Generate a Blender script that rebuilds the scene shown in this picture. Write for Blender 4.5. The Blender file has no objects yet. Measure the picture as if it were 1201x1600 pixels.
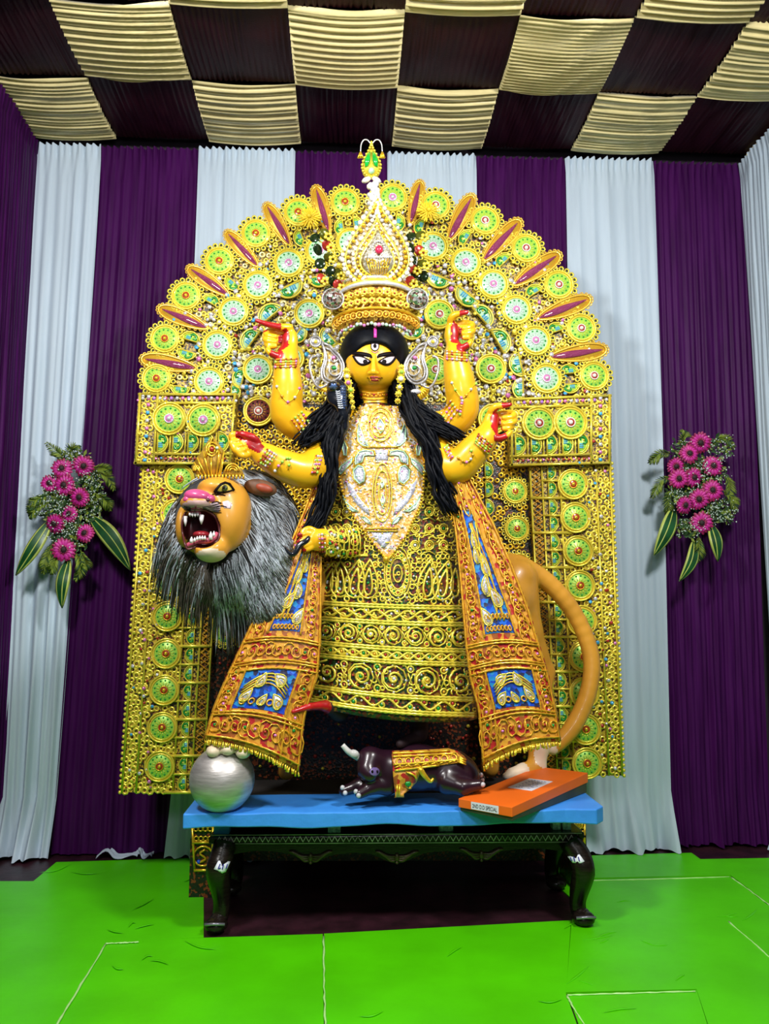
import bpy, bmesh, math, random
import numpy as np
from mathutils import Vector, Matrix
from mathutils.bvhtree import BVHTree

random.seed(7)
SC = bpy.context.scene
COL = SC.collection
pi = math.pi
V = Vector

# ------------------------------------------------------------------ camera
FPX, W_PX, H_PX = 1250.0, 1201, 1600
PITCH, YAW, CAM = math.radians(7.05), math.radians(2.7), V((0, 0, 1.5))
FWD = V((math.sin(YAW) * math.cos(PITCH), math.cos(YAW) * math.cos(PITCH), math.sin(PITCH)))
RGT = V((math.cos(YAW), -math.sin(YAW), 0))
UPV = RGT.cross(FWD)
cam_d = bpy.data.cameras.new('camera')
cam_d.sensor_fit = 'VERTICAL'
cam_d.sensor_height = 36
cam_d.lens = 36 * FPX / H_PX
cam_d.clip_start = 0.05
cam = bpy.data.objects.new('camera', cam_d)
COL.objects.link(cam)
cam.matrix_world = Matrix((RGT, UPV, -FWD)).transposed().to_4x4()
cam.location = CAM
SC.camera = cam

# ------------------------------------------------------------------ world, lamps, exposure
SC.view_settings.view_transform = 'Standard'
SC.view_settings.look = 'None'
SC.view_settings.gamma = 1
SC.view_settings.exposure = 0.0
SC.view_settings.use_curve_mapping = False
wd = bpy.data.worlds.new('hall')
SC.world = wd
wd.use_nodes = True
wd.node_tree.nodes['Background'].inputs[0].default_value = (0.75, 0.85, 1.0, 1)
wd.node_tree.nodes['Background'].inputs[1].default_value = 0.05


def lamp(name, loc, aim, size, power, col, size_y=None):
    d = bpy.data.lights.new(name, 'AREA')
    d.energy = power
    d.color = col
    d.size = size
    if size_y:
        d.shape = 'RECTANGLE'
        d.size_y = size_y
    o = bpy.data.objects.new(name, d)
    COL.objects.link(o)
    o.location = loc
    o.rotation_euler = (V(aim) - V(loc)).to_track_quat('-Z', 'Y').to_euler()
    return o


lamp('front_light', (-1.5, 1.5, 4.15), (0.1, 4.4, 1.6), 0.5, 125, (1.0, 0.98, 0.95))
lamp('front_light', (1.7, 1.5, 4.15), (0.3, 4.4, 1.6), 0.5, 125, (1.0, 0.98, 0.95))
lamp('front_light', (0.2, 0.1, 2.6), (0.2, 4.4, 2.2), 0.6, 22, (0.95, 0.98, 1.0))  # added weak fill from the camera side, not a lamp of the hall


# ------------------------------------------------------------------ picture -> place
def ray(px, py):
    return (FWD * FPX + RGT * (px - 600.5) - UPV * (py - 800)).normalized()


def P(px, py, Y):
    """the point of the upright plane at depth Y that stands behind a pixel of the photograph"""
    d = ray(px, py)
    return CAM + d * ((Y - CAM.y) / d.y)


def PZ(px, py, z=0.0):
    d = ray(px, py)
    return CAM + d * ((z - CAM.z) / d.z)


def lerp(a, b, t):
    return a + (b - a) * t


def interp(tab, x):
    if x <= tab[0][0]:
        return tab[0][1]
    for (x0, y0), (x1, y1) in zip(tab, tab[1:]):
        if x <= x1:
            return lerp(y0, y1, (x - x0) / (x1 - x0))
    return tab[-1][1]


def spline(pts, n):
    """n points along a Catmull-Rom curve through pts (tuples of any length)"""
    A = np.array([tuple(p) for p in pts], float)
    A = np.vstack([2 * A[0] - A[1], A, 2 * A[-1] - A[-2]])
    m = len(A) - 3
    out = []
    for i in range(n):
        t = i / (n - 1) * m
        k = min(int(t), m - 1)
        t -= k
        p0, p1, p2, p3 = A[k:k + 4]
        out.append(0.5 * (2 * p1 + (p2 - p0) * t + (2 * p0 - 5 * p1 + 4 * p2 - p3) * t * t
                          + (3 * p1 - p0 - 3 * p2 + p3) * t ** 3))
    return out


# ------------------------------------------------------------------ materials
def mat(name, col, rough=0.5, metal=0.0, var=0.15, scale=25.0, bump=0.0, bscale=60.0, col2=None,
        sheen=0.0, coat=0.0, spec=0.5, stretch=None):
    m = bpy.data.materials.new(name)
    m.use_nodes = True
    nt = m.node_tree
    b = nt.nodes['Principled BSDF']
    tc = nt.nodes.new('ShaderNodeTexCoord')
    src = tc.outputs['Object']
    if stretch:
        mp = nt.nodes.new('ShaderNodeMapping')
        mp.inputs['Scale'].default_value = stretch
        nt.links.new(src, mp.inputs[0])
        src = mp.outputs[0]
    nz = nt.nodes.new('ShaderNodeTexNoise')
    nz.inputs['Scale'].default_value = scale
    nz.inputs['Detail'].default_value = 4
    nt.links.new(src, nz.inputs['Vector'])
    cr = nt.nodes.new('ShaderNodeValToRGB')
    c2 = col2 or tuple(max(0, c * (1 - var)) for c in col)
    c1 = col if col2 else tuple(min(1, c * (1 + var * .5)) for c in col)
    cr.color_ramp.elements[0].position = .35
    cr.color_ramp.elements[1].position = .65
    cr.color_ramp.elements[0].color = (*c2, 1)
    cr.color_ramp.elements[1].color = (*c1, 1)
    nt.links.new(nz.outputs[0], cr.inputs[0])
    nt.links.new(cr.outputs[0], b.inputs['Base Color'])
    b.inputs['Roughness'].default_value = rough
    b.inputs['Metallic'].default_value = metal
    b.inputs['Specular IOR Level'].default_value = spec
    b.inputs['Sheen Weight'].default_value = sheen
    b.inputs['Coat Weight'].default_value = coat
    if bump:
        n2 = nt.nodes.new('ShaderNodeTexNoise')
        n2.inputs['Scale'].default_value = bscale
        n2.inputs['Detail'].default_value = 6
        nt.links.new(src, n2.inputs['Vector'])
        bp = nt.nodes.new('ShaderNodeBump')
        bp.inputs['Strength'].default_value = bump
        bp.inputs['Distance'].default_value = 0.01
        nt.links.new(n2.outputs[0], bp.inputs['Height'])
        nt.links.new(bp.outputs[0], b.inputs['Normal'])
    return m


def mosaic(name, cols, scale=60.0, rough=0.45, metal=0.0):
    """sequin cloth: small cells, each in one of the given colours"""
    m = bpy.data.materials.new(name)
    m.use_nodes = True
    nt = m.node_tree
    b = nt.nodes['Principled BSDF']
    tc = nt.nodes.new('ShaderNodeTexCoord')
    vo = nt.nodes.new('ShaderNodeTexVoronoi')
    vo.inputs['Scale'].default_value = scale
    nt.links.new(tc.outputs['Object'], vo.inputs['Vector'])
    sx = nt.nodes.new('ShaderNodeSeparateColor')
    nt.links.new(vo.outputs['Color'], sx.inputs[0])
    cr = nt.nodes.new('ShaderNodeValToRGB')
    cr.color_ramp.interpolation = 'CONSTANT'
    el = cr.color_ramp.elements
    while len(el) < len(cols):
        el.new(0.5)
    for i, c in enumerate(cols):
        el[i].position = i / len(cols)
        el[i].color = (*c, 1)
    nt.links.new(sx.outputs[0], cr.inputs[0])
    nt.links.new(cr.outputs[0], b.inputs['Base Color'])
    b.inputs['Roughness'].default_value = rough
    b.inputs['Metallic'].default_value = metal
    bp = nt.nodes.new('ShaderNodeBump')
    bp.inputs['Strength'].default_value = 0.4
    bp.inputs['Distance'].default_value = 0.004
    nt.links.new(vo.outputs['Distance'], bp.inputs['Height'])
    nt.links.new(bp.outputs[0], b.inputs['Normal'])
    return m


GOLD = mat('gold_foil', (0.95, 0.58, 0.03), 0.28, 0.55, 0.25, 40, coat=0.3)
GOLD_L = mat('lemon_gold', (1.0, 0.78, 0.075), 0.28, 0.35, 0.2, 40, coat=0.4)
GOLD_O = mat('orange_gold', (0.92, 0.45, 0.03), 0.3, 0.35, 0.3, 50, coat=0.3)
GOLD_D = mat('dull_gold', (0.6, 0.36, 0.05), 0.35, 0.5, 0.3, 40)
SILVER = mat('silver_foil', (0.78, 0.79, 0.83), 0.2, 0.35, 0.15, 60, coat=0.3)
PEARL = mat('pearl', (0.88, 0.84, 0.75), 0.2, 0.0, 0.1, 30, coat=0.5)
LIME = mat('lime_foil', (0.42, 0.80, 0.10), 0.35, 0.15, 0.25, 60)
MINT = mat('mint_foil', (0.55, 0.92, 0.62), 0.3, 0.15, 0.25, 60)
LEAFG = mat('emerald_foil', (0.01, 0.30, 0.04), 0.3, 0.1, 0.3, 60, coat=0.3)
BLUE = mat('sky_foil', (0.06, 0.42, 0.80), 0.3, 0.1, 0.3, 60, coat=0.3)
ROYAL = mat('royal_blue_cloth', (0.01, 0.10, 0.75), 0.4, 0.0, 0.3, 60)
RUBY = mat('ruby', (0.42, 0.03, 0.02), 0.25, 0.1, 0.3, 60, coat=0.4)
PINK = mat('pink_crystal', (0.85, 0.25, 0.62), 0.2, 0.3, 0.3, 60)
VIOLET = mat('plum_foil', (0.34, 0.04, 0.15), 0.22, 0.3, 0.7, 120, coat=0.5, bump=0.5, bscale=90)
DARK = mat('dark_green_backing', (0.012, 0.03, 0.012), 0.6, 0, 0.4, 30)
DARKR = mat('dark_red_backing', (0.16, 0.015, 0.012), 0.5, 0, 0.4, 30)
BLACK = mat('black_lacquer', (0.008, 0.006, 0.006), 0.4, 0, 0.3, 20, spec=.2)
WHITE = mat('white_paint', (0.85, 0.85, 0.85), 0.4, 0, 0.05, 20)


# ------------------------------------------------------------------ mesh builder
class MB:
    def __init__(self):
        self.v, self.f, self.m = [], [], []

    def add(self, vs, fs, mi=0):
        o = len(self.v)
        self.v.extend(tuple(p) for p in vs)
        for f in fs:
            self.f.append(tuple(i + o for i in f))
            self.m.append(mi)

    def tube(self, pts, r, n=5, mi=0, closed=False, flat=1.0, nrm=None):
        """tube along pts; r a number or a list; flat < 1 squeezes it along nrm"""
        pts = [V(p) for p in pts]
        k = len(pts)
        if k < 2:
            return
        rs = r if isinstance(r, (list, tuple)) else [r] * k
        vs = []
        side = None
        for i, p in enumerate(pts):
            if closed:
                t = pts[(i + 1) % k] - pts[i - 1]
            else:
                t = pts[min(i + 1, k - 1)] - pts[max(i - 1, 0)]
            if t.length < 1e-9:
                t = V((0, 0, 1))
            t.normalize()
            if nrm is not None:
                a = t.cross(V(nrm))
                if a.length < 1e-6:
                    a = t.orthogonal()
            elif side is None:
                a = t.cross(V((0, -1, 0)))
                if a.length < 0.05:
                    a = t.cross(V((1, 0, 0)))
            else:
                a = side - t * side.dot(t)
                if a.length < 1e-6:
                    a = t.orthogonal()
            a.normalize()
            side = a
            b = a.cross(t)
            for j in range(n):
                w = 2 * pi * (j + .5) / n
                vs.append(p + a * (math.cos(w) * rs[i]) + b * (math.sin(w) * rs[i] * flat))
        fs = []
        for i in range(k if closed else k - 1):
            i2 = (i + 1) % k
            for j in range(n):
                j2 = (j + 1) % n
                fs.append((i * n + j, i * n + j2, i2 * n + j2, i2 * n + j))
        if not closed:
            fs.append(tuple(range(n - 1, -1, -1)))
            fs.append(tuple((k - 1) * n + j for j in range(n)))
        self.add(vs, fs, mi)

    def ring(self, c, R, r, n=10, mi=0, ax=None, ay=None, m=4):
        c = V(c)
        ax = V(ax) if ax else V((1, 0, 0))
        ay = V(ay) if ay else V((0, 0, 1))
        self.tube([c + ax * (R * math.cos(2 * pi * i / n)) + ay * (R * math.sin(2 * pi * i / n)) for i in range(n)],
                  r, m, mi, True, nrm=ax.cross(ay))

    def ball(self, c, r, nu=8, nv=5, mi=0, rot=None):
        c = V(c)
        rx, ry, rz = r if isinstance(r, (tuple, list)) else (r, r, r)
        vs = [V((0, 0, rz))]
        for i in range(1, nv):
            a = pi * i / nv
            for j in range(nu):
                b = 2 * pi * j / nu
                vs.append(V((rx * math.sin(a) * math.cos(b), ry * math.sin(a) * math.sin(b), rz * math.cos(a))))
        vs.append(V((0, 0, -rz)))
        if rot is not None:
            vs = [rot @ p for p in vs]
        fs = [(0, 1 + j, 1 + (j + 1) % nu) for j in range(nu)]
        for i in range(nv - 2):
            for j in range(nu):
                a = 1 + i * nu + j
                b = 1 + i * nu + (j + 1) % nu
                fs.append((a, a + nu, b + nu, b))
        e = len(vs) - 1
        o = 1 + (nv - 2) * nu
        fs += [(o + (j + 1) % nu, o + j, e) for j in range(nu)]
        self.add([c + p for p in vs], fs, mi)

    def disc(self, c, R, h, n=12, mi=0, ax=None, ay=None, dome=0.0, bev=0.15):
        """a round plate: back at c, its face h in front of it"""
        c = V(c)
        ax = V(ax) if ax else V((1, 0, 0))
        ay = V(ay) if ay else V((0, 0, 1))
        nn = ax.cross(ay)
        vs = []
        for rr, hh in ((1, 0), (1, h * .6), (1 - bev, h)):
            for i in range(n):
                w = 2 * pi * i / n
                vs.append(c + ax * (R * rr * math.cos(w)) + ay * (R * rr * math.sin(w)) + nn * hh)
        vs.append(c + nn * (h + dome))
        fs = []
        for k in (0, 1):
            for i in range(n):
                j = (i + 1) % n
                fs.append((k * n + i, k * n + j, k * n + n + j, k * n + n + i))
        fs += [(2 * n + i, 2 * n + (i + 1) % n, 3 * n) for i in range(n)]
        self.add(vs, fs, mi)

    def box(self, a, b, mi=0):
        (x0, y0, z0), (x1, y1, z1) = a, b
        self.hexa([(x0, y0, z0), (x1, y0, z0), (x1, y1, z0), (x0, y1, z0),
                   (x0, y0, z1), (x1, y0, z1), (x1, y1, z1), (x0, y1, z1)], mi)

    def hexa(self, p, mi=0):
        self.add(p, [(0, 3, 2, 1), (4, 5, 6, 7), (0, 1, 5, 4), (1, 2, 6, 5), (2, 3, 7, 6), (3, 0, 4, 7)], mi)

    def prism(self, pts, back, mi=0, bev=0.0):
        """flat outline (front face) pushed back by the vector back"""
        n = len(pts)
        pts = [V(p) for p in pts]
        back = V(back)
        c = sum(pts, V()) / n
        self.add([c] + pts + [p + back for p in pts] + [c + back],
                 [(0, 1 + i, 1 + (i + 1) % n) for i in range(n)]
                 + [(1 + (i + 1) % n, 1 + i, 1 + n + i, 1 + n + (i + 1) % n) for i in range(n)]
                 + [(2 * n + 1, 1 + n + (i + 1) % n, 1 + n + i) for i in range(n)], mi)

    def grid(self, fn, nu, nv, mi=0):
        vs = [fn(i / nu, j / nv) for j in range(nv + 1) for i in range(nu + 1)]
        fs = []
        for j in range(nv):
            for i in range(nu):
                a = j * (nu + 1) + i
                fs.append((a + 1, a, a + nu + 1, a + nu + 2))
        self.add(vs, fs, mi)

    def data(self, name, mats, smooth=True):
        me = bpy.data.meshes.new(name)
        me.from_pydata(self.v, [], self.f)
        for m in (mats if isinstance(mats, (list, tuple)) else [mats]):
            me.materials.append(m)
        if len(me.materials) > 1:
            me.polygons.foreach_set('material_index', self.m)
        if smooth:
            me.polygons.foreach_set('use_smooth', [True] * len(me.polygons))
        me.update()
        return me

    def build(self, name, mats, parent=None, smooth=True, recalc=False, sharp=None):
        me = self.data(name, mats, smooth)
        if recalc:
            bm = bmesh.new()
            bm.from_mesh(me)
            bmesh.ops.recalc_face_normals(bm, faces=bm.faces)
            bm.to_mesh(me)
            bm.free()
        if sharp:
            me.set_sharp_from_angle(angle=math.radians(sharp))
        return link(name, me, parent)


def link(name, me, parent=None, loc=None):
    o = bpy.data.objects.new(name, me)
    COL.objects.link(o)
    if loc is not None:
        o.location = loc
    if parent is not None:
        o.parent = parent
        o.matrix_parent_inverse = Matrix.Translation(-total(parent))
    return o


def total(o):
    t = V(o.location)
    return t


def thing(name, label, cat, loc, group=None):
    o = bpy.data.objects.new(name, None)
    COL.objects.link(o)
    o.empty_display_size = 0.1
    o.location = loc
    return tag(o, label, cat, group)


def tag(o, label, cat, group=None):
    o['label'] = label
    o['category'] = cat
    if group:
        o['group'] = group
    return o


def stuff(o):
    o['kind'] = 'stuff'
    return o


def structure(o):
    o['kind'] = 'structure'
    return o


def lab(o, text):
    o['label'] = text
    return o


def bevel(o, w=0.005, seg=2):
    m = o.modifiers.new('bevel', 'BEVEL')
    m.width = w
    m.segments = seg
    m.limit_method = 'ANGLE'
    return o


# ------------------------------------------------------------------ smooth bodies: distance fields meshed with surface nets
class Field:
    def __init__(self, lo, hi, h):
        self.lo, self.h = np.array(lo, float), h
        n = np.ceil((np.array(hi) - self.lo) / h).astype(int) + 1
        self.n = n
        self.d = np.full(n, 0.2, np.float32)

    def _win(self, lo, hi, pad):
        a = np.clip(np.floor((np.array(lo) - pad - self.lo) / self.h).astype(int), 0, self.n)
        b = np.clip(np.ceil((np.array(hi) + pad - self.lo) / self.h).astype(int) + 1, 0, self.n)
        if (b <= a).any():
            return None, None
        ax = [(self.lo[i] + self.h * np.arange(a[i], b[i])).astype(np.float32) for i in range(3)]
        return tuple(slice(a[i], b[i]) for i in range(3)), np.meshgrid(*ax, indexing='ij', sparse=True)

    def _mix(self, sl, d, k, sub):
        o = self.d[sl]
        if sub:
            h = np.clip(0.5 - 0.5 * (o + d) / k, 0, 1)
            self.d[sl] = o * (1 - h) - d * h + k * h * (1 - h)
        else:
            h = np.clip(0.5 + 0.5 * (d - o) / k, 0, 1)
            self.d[sl] = d * (1 - h) + o * h - k * h * (1 - h)

    def cap(self, a, b, ra, rb=None, k=0.02, sub=False):
        rb = ra if rb is None else rb
        a, b = np.array(a, float), np.array(b, float)
        R = max(ra, rb)
        sl, g = self._win(np.minimum(a, b) - R, np.maximum(a, b) + R, k + 3 * self.h + .02)
        if sl is None:
            return self
        ba = b - a
        L = max(float(ba @ ba), 1e-9)
        p = [g[i] - np.float32(a[i]) for i in range(3)]
        t = np.clip((p[0] * ba[0] + p[1] * ba[1] + p[2] * ba[2]) / L, 0, 1)
        d = np.sqrt(sum((p[i] - t * ba[i]) ** 2 for i in range(3))) - (ra + (rb - ra) * t)
        self._mix(sl, d.astype(np.float32), k, sub)
        return self

    def chain(self, pts, rs, k=0.02, n=None):
        if n:
            q = spline([tuple(p) + (r,) for p, r in zip(pts, rs)], n)
            pts, rs = [x[:3] for x in q], [x[3] for x in q]
        for i in range(len(pts) - 1):
            self.cap(pts[i], pts[i + 1], rs[i], rs[i + 1], k)
        return self

    def ell(self, c, r, k=0.02, rot=None, sub=False):
        c, r = np.array(c, float), np.array(r, float)
        R = np.full(3, r.max()) if rot is not None else r
        sl, g = self._win(c - R, c + R, k + 3 * self.h + .02)
        if sl is None:
            return self
        p = [g[i] - np.float32(c[i]) for i in range(3)]
        if rot is not None:
            M = np.array(rot.to_3x3().transposed())
            p = [M[i, 0] * p[0] + M[i, 1] * p[1] + M[i, 2] * p[2] for i in range(3)]
        k0 = np.sqrt(sum((p[i] / r[i]) ** 2 for i in range(3)))
        k1 = np.sqrt(sum((p[i] / r[i] ** 2) ** 2 for i in range(3))) + 1e-6
        self._mix(sl, (k0 * (k0 - 1) / k1).astype(np.float32), k, sub)
        return self

    def mesh(self, name, mats, pick=None):
        """surface nets; pick(points) -> material index per face"""
        d, n = self.d, self.n
        s = d < 0
        c = np.zeros(n - 1, np.int8)
        for i in (0, 1):
            for j in (0, 1):
                for k in (0, 1):
                    c += s[i:n[0] - 1 + i, j:n[1] - 1 + j, k:n[2] - 1 + k]
        act = (c > 0) & (c < 8)
        idx = np.argwhere(act)
        vid = np.full(n - 1, -1, np.int64)
        vid[act] = np.arange(len(idx))
        cor = np.array([(i, j, k) for i in (0, 1) for j in (0, 1) for k in (0, 1)])
        val = np.stack([d[idx[:, 0] + o[0], idx[:, 1] + o[1], idx[:, 2] + o[2]] for o in cor], 1)
        acc = np.zeros((len(idx), 3))
        cnt = np.zeros(len(idx))
        for a in range(8):
            for ax in (4, 2, 1):
                if a & ax:
                    continue
                b = a | ax
                va, vb = val[:, a], val[:, b]
                m = (va < 0) != (vb < 0)
                t = np.where(m, va / np.where(m, va - vb, 1), 0)
                acc += np.where(m[:, None], cor[a] + (cor[b] - cor[a]) * t[:, None], 0)
                cnt += m
        pos = (idx + acc / cnt[:, None]) * self.h + self.lo
        quads = []
        for ax in range(3):
            sl0 = [slice(1, -1)] * 3
            sl1 = [slice(1, -1)] * 3
            sl0[ax] = slice(0, -1)
            sl1[ax] = slice(1, None)
            a, b = s[tuple(sl0)], s[tuple(sl1)]
            e = np.argwhere(a != b)
            off = np.ones(3, int)
            off[ax] = 0
            flip = a[tuple(e.T)]
            e = e + off
            u, w = (ax + 1) % 3, (ax + 2) % 3
            du, dw = np.eye(3, dtype=int)[u], np.eye(3, dtype=int)[w]
            q = np.stack([vid[tuple((e - du - dw).T)], vid[tuple((e - dw).T)], vid[tuple(e.T)], vid[tuple((e - du).T)]], 1)
            q[~flip] = q[~flip][:, ::-1]
            quads.append(q)
        q = np.concatenate(quads)
        q = q[(q >= 0).all(1)]
        me = bpy.data.meshes.new(name)
        me.vertices.add(len(pos))
        me.vertices.foreach_set('co', pos.astype(np.float32).ravel())
        me.loops.add(len(q) * 4)
        me.loops.foreach_set('vertex_index', q.astype(np.int32).ravel())
        me.polygons.add(len(q))
        me.polygons.foreach_set('loop_start', np.arange(0, len(q) * 4, 4, dtype=np.int32))
        me.polygons.foreach_set('loop_total', np.full(len(q), 4, np.int32))
        me.polygons.foreach_set('use_smooth', np.ones(len(q), bool))
        for m in mats:
            me.materials.append(m)
        if pick is not None:
            cen = pos[q].mean(1)
            me.polygons.foreach_set('material_index', np.asarray(pick(cen), np.int32))
        me.update(calc_edges=True)
        me.validate()
        self.pos, self.quads = pos, q
        return me


def tree_of(me):
    me.calc_loop_triangles()
    return BVHTree.FromPolygons([v.co.copy() for v in me.vertices], [tuple(p.vertices) for p in me.polygons])


def on(tree, px, py, off=0.002):
    """where the sight line through a pixel meets a surface, lifted off along its normal"""
    h, nn, _, _ = tree.ray_cast(CAM, ray(px, py))
    if h is None:
        return None
    if nn.dot(ray(px, py)) > 0:
        nn = -nn
    return h + nn * off


def draw(mb, tree, pts, r, off=0.003, mi=0, n=4, closed=False, flat=1.0):
    """a raised cord over a surface, along pixel points"""
    run = []
    for q in pts:
        p = on(tree, q[0], q[1], off)
        if p is None or (run and (p - run[-1]).length > 0.06):
            if len(run) > 1 and not closed:
                mb.tube(run, r, n, mi)
            run = [] if p is None else [p]
            if closed:
                return
            continue
        run.append(p)
    if len(run) > 1:
        mb.tube(run, r if not isinstance(r, list) or len(r) == len(run) else r[0], n, mi, closed)


def patch(mb, tree, poly, off=0.003, mi=0, rings=3, thick=0.002):
    """a thin filled plate over a surface; poly star-shaped in pixels"""
    cx = sum(p[0] for p in poly) / len(poly)
    cy = sum(p[1] for p in poly) / len(poly)
    c = on(tree, cx, cy, off)
    if c is None:
        return
    n = len(poly)
    vs = [c]
    for k in range(1, rings + 1):
        t = k / rings
        for (x, y) in poly:
            p = on(tree, lerp(cx, x, t), lerp(cy, y, t), off)
            if p is None:
                return
            vs.append(p)
    for (x, y) in poly:
        p = on(tree, x, y, off - thick)
        vs.append(p)
    fs = [(0, 1 + i, 1 + (i + 1) % n) for i in range(n)]
    for k in range(rings):
        for i in range(n):
            j = (i + 1) % n
            fs.append((1 + k * n + i, 1 + k * n + n + i, 1 + k * n + n + j, 1 + k * n + j))
    mb.add(vs, fs, mi)


def circle2(cx, cy, r, n=10, ry=None):
    return [(cx + r * math.cos(2 * pi * i / n), cy + (ry or r) * math.sin(2 * pi * i / n)) for i in range(n)]


def spiral2(cx, cy, R, turns=1.6, a0=0.0, sgn=1, n=18, r0=0.15):
    return [(cx + R * lerp(1, r0, i / (n - 1)) * math.cos(a0 + sgn * 2 * pi * turns * i / (n - 1)),
             cy + R * lerp(1, r0, i / (n - 1)) * math.sin(a0 + sgn * 2 * pi * turns * i / (n - 1))) for i in range(n)]


def mango2(cx, cy, L, ang, bend=0.35, n=16, w=0.36):
    """paisley outline, round end at (cx, cy), tip L away along ang (pixels, y down)"""
    out = []
    for i in range(n):
        t = 2 * pi * i / n
        s = (1 - math.cos(t)) / 2
        x = s * L - w * L * .5
        y = w * L * math.sin(t) * (1 - s) ** .55 * 1.15 + bend * L * s * s
        out.append((cx + x * math.cos(ang) - y * math.sin(ang), cy + x * math.sin(ang) + y * math.cos(ang)))
    return out

# ================================================================== the setting
YW = 5.2                                            # the curtained back wall
ZC = P(600, 228, YW).z                              # height of the cloth ceiling
XL, XR = P(52, 240, YW).x, P(1163, 245, YW).x       # side walls
CELL = (P(1027, 230, YW).x - P(327, 230, YW).x) / 5
X0 = P(327, 230, YW).x                              # one seam of the ceiling

M_FLOOR = mat('maroon_stone_floor', (0.030, 0.007, 0.013), 0.45, 0, 0.5, 8, 0.25, 30)
M_PURPLE = mat('purple_satin', (0.050, 0.0045, 0.070), 0.45, 0, 0.25, 4, 0.15, 80, spec=.1, stretch=(6, 6, .6))
M_CREAMC = mat('cool_tinted_satin', (0.50, 0.61, 0.72), 0.6, 0, 0.06, 3, 0.1, 80, stretch=(6, 6, .6))  # white cloth; the cool tint of the light is put into its colour
M_CREAM = mat('cream_drape', (0.85, 0.73, 0.36), 0.36, 0, 0.1, 6, 0.1, 80, sheen=0.1)
M_MAROON = mat('maroon_drape', (0.026, 0.003, 0.007), 0.5, 0, 0.3, 6, 0.15, 80, spec=.2)
M_WALL = mat('dark_wall', (0.03, 0.02, 0.03), 0.8)
M_GREEN = mat('green_plastic_sheet', (0.085, 0.62, 0.001), 0.38, 0, 0.12, 2.5, 0.6, 3.2, spec=0.3)

b = MB(); b.box((XL - .3, -1.0, -.12), (XR + .3, YW + .3, 0)); structure(b.build('floor', M_FLOOR, smooth=False))
b = MB(); b.box((XL - .3, YW + .14, 0), (XR + .3, YW + .3, ZC + .2)); structure(b.build('wall_back', M_WALL, smooth=False))
b = MB(); b.box((XL - .3, 0.6, 0), (XL - .12, YW + .14, ZC + .2)); structure(b.build('wall_left', M_WALL, smooth=False))
b = MB(); b.box((XR + .12, 0.6, 0), (XR + .3, YW + .14, ZC + .2)); structure(b.build('wall_right', M_WALL, smooth=False))
b = MB(); b.box((XL - .12, 0.6, ZC + .12), (XR + .12, YW + .14, ZC + .2))
ceil = structure(b.build('ceiling', M_WALL, smooth=False))


def folds(seed, wl, k=3):
    """a soft random pleat profile"""
    r = random.Random(seed)
    w = [(r.uniform(.7, 1.5), r.uniform(0, 6.3), r.uniform(.4, 1)) for _ in range(k)]
    s = sum(x[2] for x in w)

    def f(x, drift=0.0):
        q = 0
        for a, p, g in w:
            v = math.sin(2 * pi * x * a / wl + p + drift * a)
            q += g * (1 - abs(v)) ** 1.3 * 2 - g
        return q / s
    return f


for row in range(6):
    for c in range(-3, 7):
        xa, xb = X0 + c * CELL, X0 + (c + 1) * CELL
        xa, xb = max(xa, XL - .1), min(xb, XR + .1)
        if xb - xa < .05:
            continue
        yb = YW - .01 - row * CELL * 1.0
        ya = yb - CELL * 1.0
        cream = (row + c) % 2 == 0
        f = folds(row * 31 + c * 7 + 100, .085 if cream else .06, 3)
        ph = random.uniform(0, 6)
        b = MB()

        def cell(u, v):
            x, y = lerp(xa, xb, u), lerp(ya, yb, v)
            e = min(1, 6 * min(u, 1 - u)) if not cream else 1
            if cream:
                dr = .35 * math.sin(u * 4 + ph) + .5 * math.sin(u * pi) * v
                z = .026 * f(y, dr) - .022 * math.sin(pi * v) ** .7 - .022 * math.sin(pi * u)
            else:
                z = .013 * f(x, .8 * math.sin(v * 3 + ph)) * (.4 + .6 * e) - .012 * math.sin(pi * v)
            return V((x, y, ZC + .012 + z))
        b.grid(cell, *((14, 90) if cream else (56, 10)))
        o = b.build('cream_fabric_panel' if cream else 'maroon_fabric_panel', M_CREAM if cream else M_MAROON, ceil)
        o.matrix_parent_inverse = Matrix.Identity(4)


def curtain(name, m, top, bot, label, seed, ztop=None, along='x', amp=.024, wl=.12, puddle=0.0, off=0.0, cat='curtain'):
    """top / bot: the two ends along the wall at the rod and at the floor"""
    f = folds(seed, wl)
    g = folds(seed + 500, wl * 2.3, 2)
    ztop = ztop or ZC - .045
    wdt = abs(top[1] - top[0])
    nu = int(max(30, wdt / .009))
    nv = 40
    r = random.Random(seed)
    ph = r.uniform(0, 6)
    b = MB()

    def sheet(u, v):                                # v 0 top .. 1 bottom
        s = lerp(top[0], top[1], u)
        q = lerp(lerp(top[0], top[1], u), lerp(bot[0], bot[1], u), v ** 1.4)
        z = lerp(ztop, .012, v)
        a = amp * (.45 + .55 * min(1, v * 1.5))
        d = a * f(s, 1.2 * math.sin(v * 2.2 + ph)) + amp * .8 * v * g(s, v)
        d += .02 * math.exp(-((v) / .01) ** 2) * math.sin(s * 140)
        z += .003 * math.sin(s * 60) * (1 if v == 0 else 0)
        if puddle and v > .93:
            t = (v - .93) / .07
            d += puddle * t * (1 + .45 * math.sin(s * 23 + ph) + .2 * math.sin(s * 57))
            z += .03 * t * (1 - .55 * t) * (.5 + .5 * math.sin(s * 31 + ph + v * 20)) + .008 * t * math.sin(s * 77 + v * 60)
            z = max(z, .012)
        if along == 'x':
            return V((q, YW + off - d, z))
        if along == 'l':
            return V((XL + .03 + off + d, q, z))
        return V((XR - .03 - off - d, q, z))
    b.grid(sheet, nu, nv)
    return tag(b.build(name, m), label, cat)


def bx(px, py=1325):
    return P(px, py, YW).x


def tx(px):
    return P(px, 236, YW).x


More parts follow.
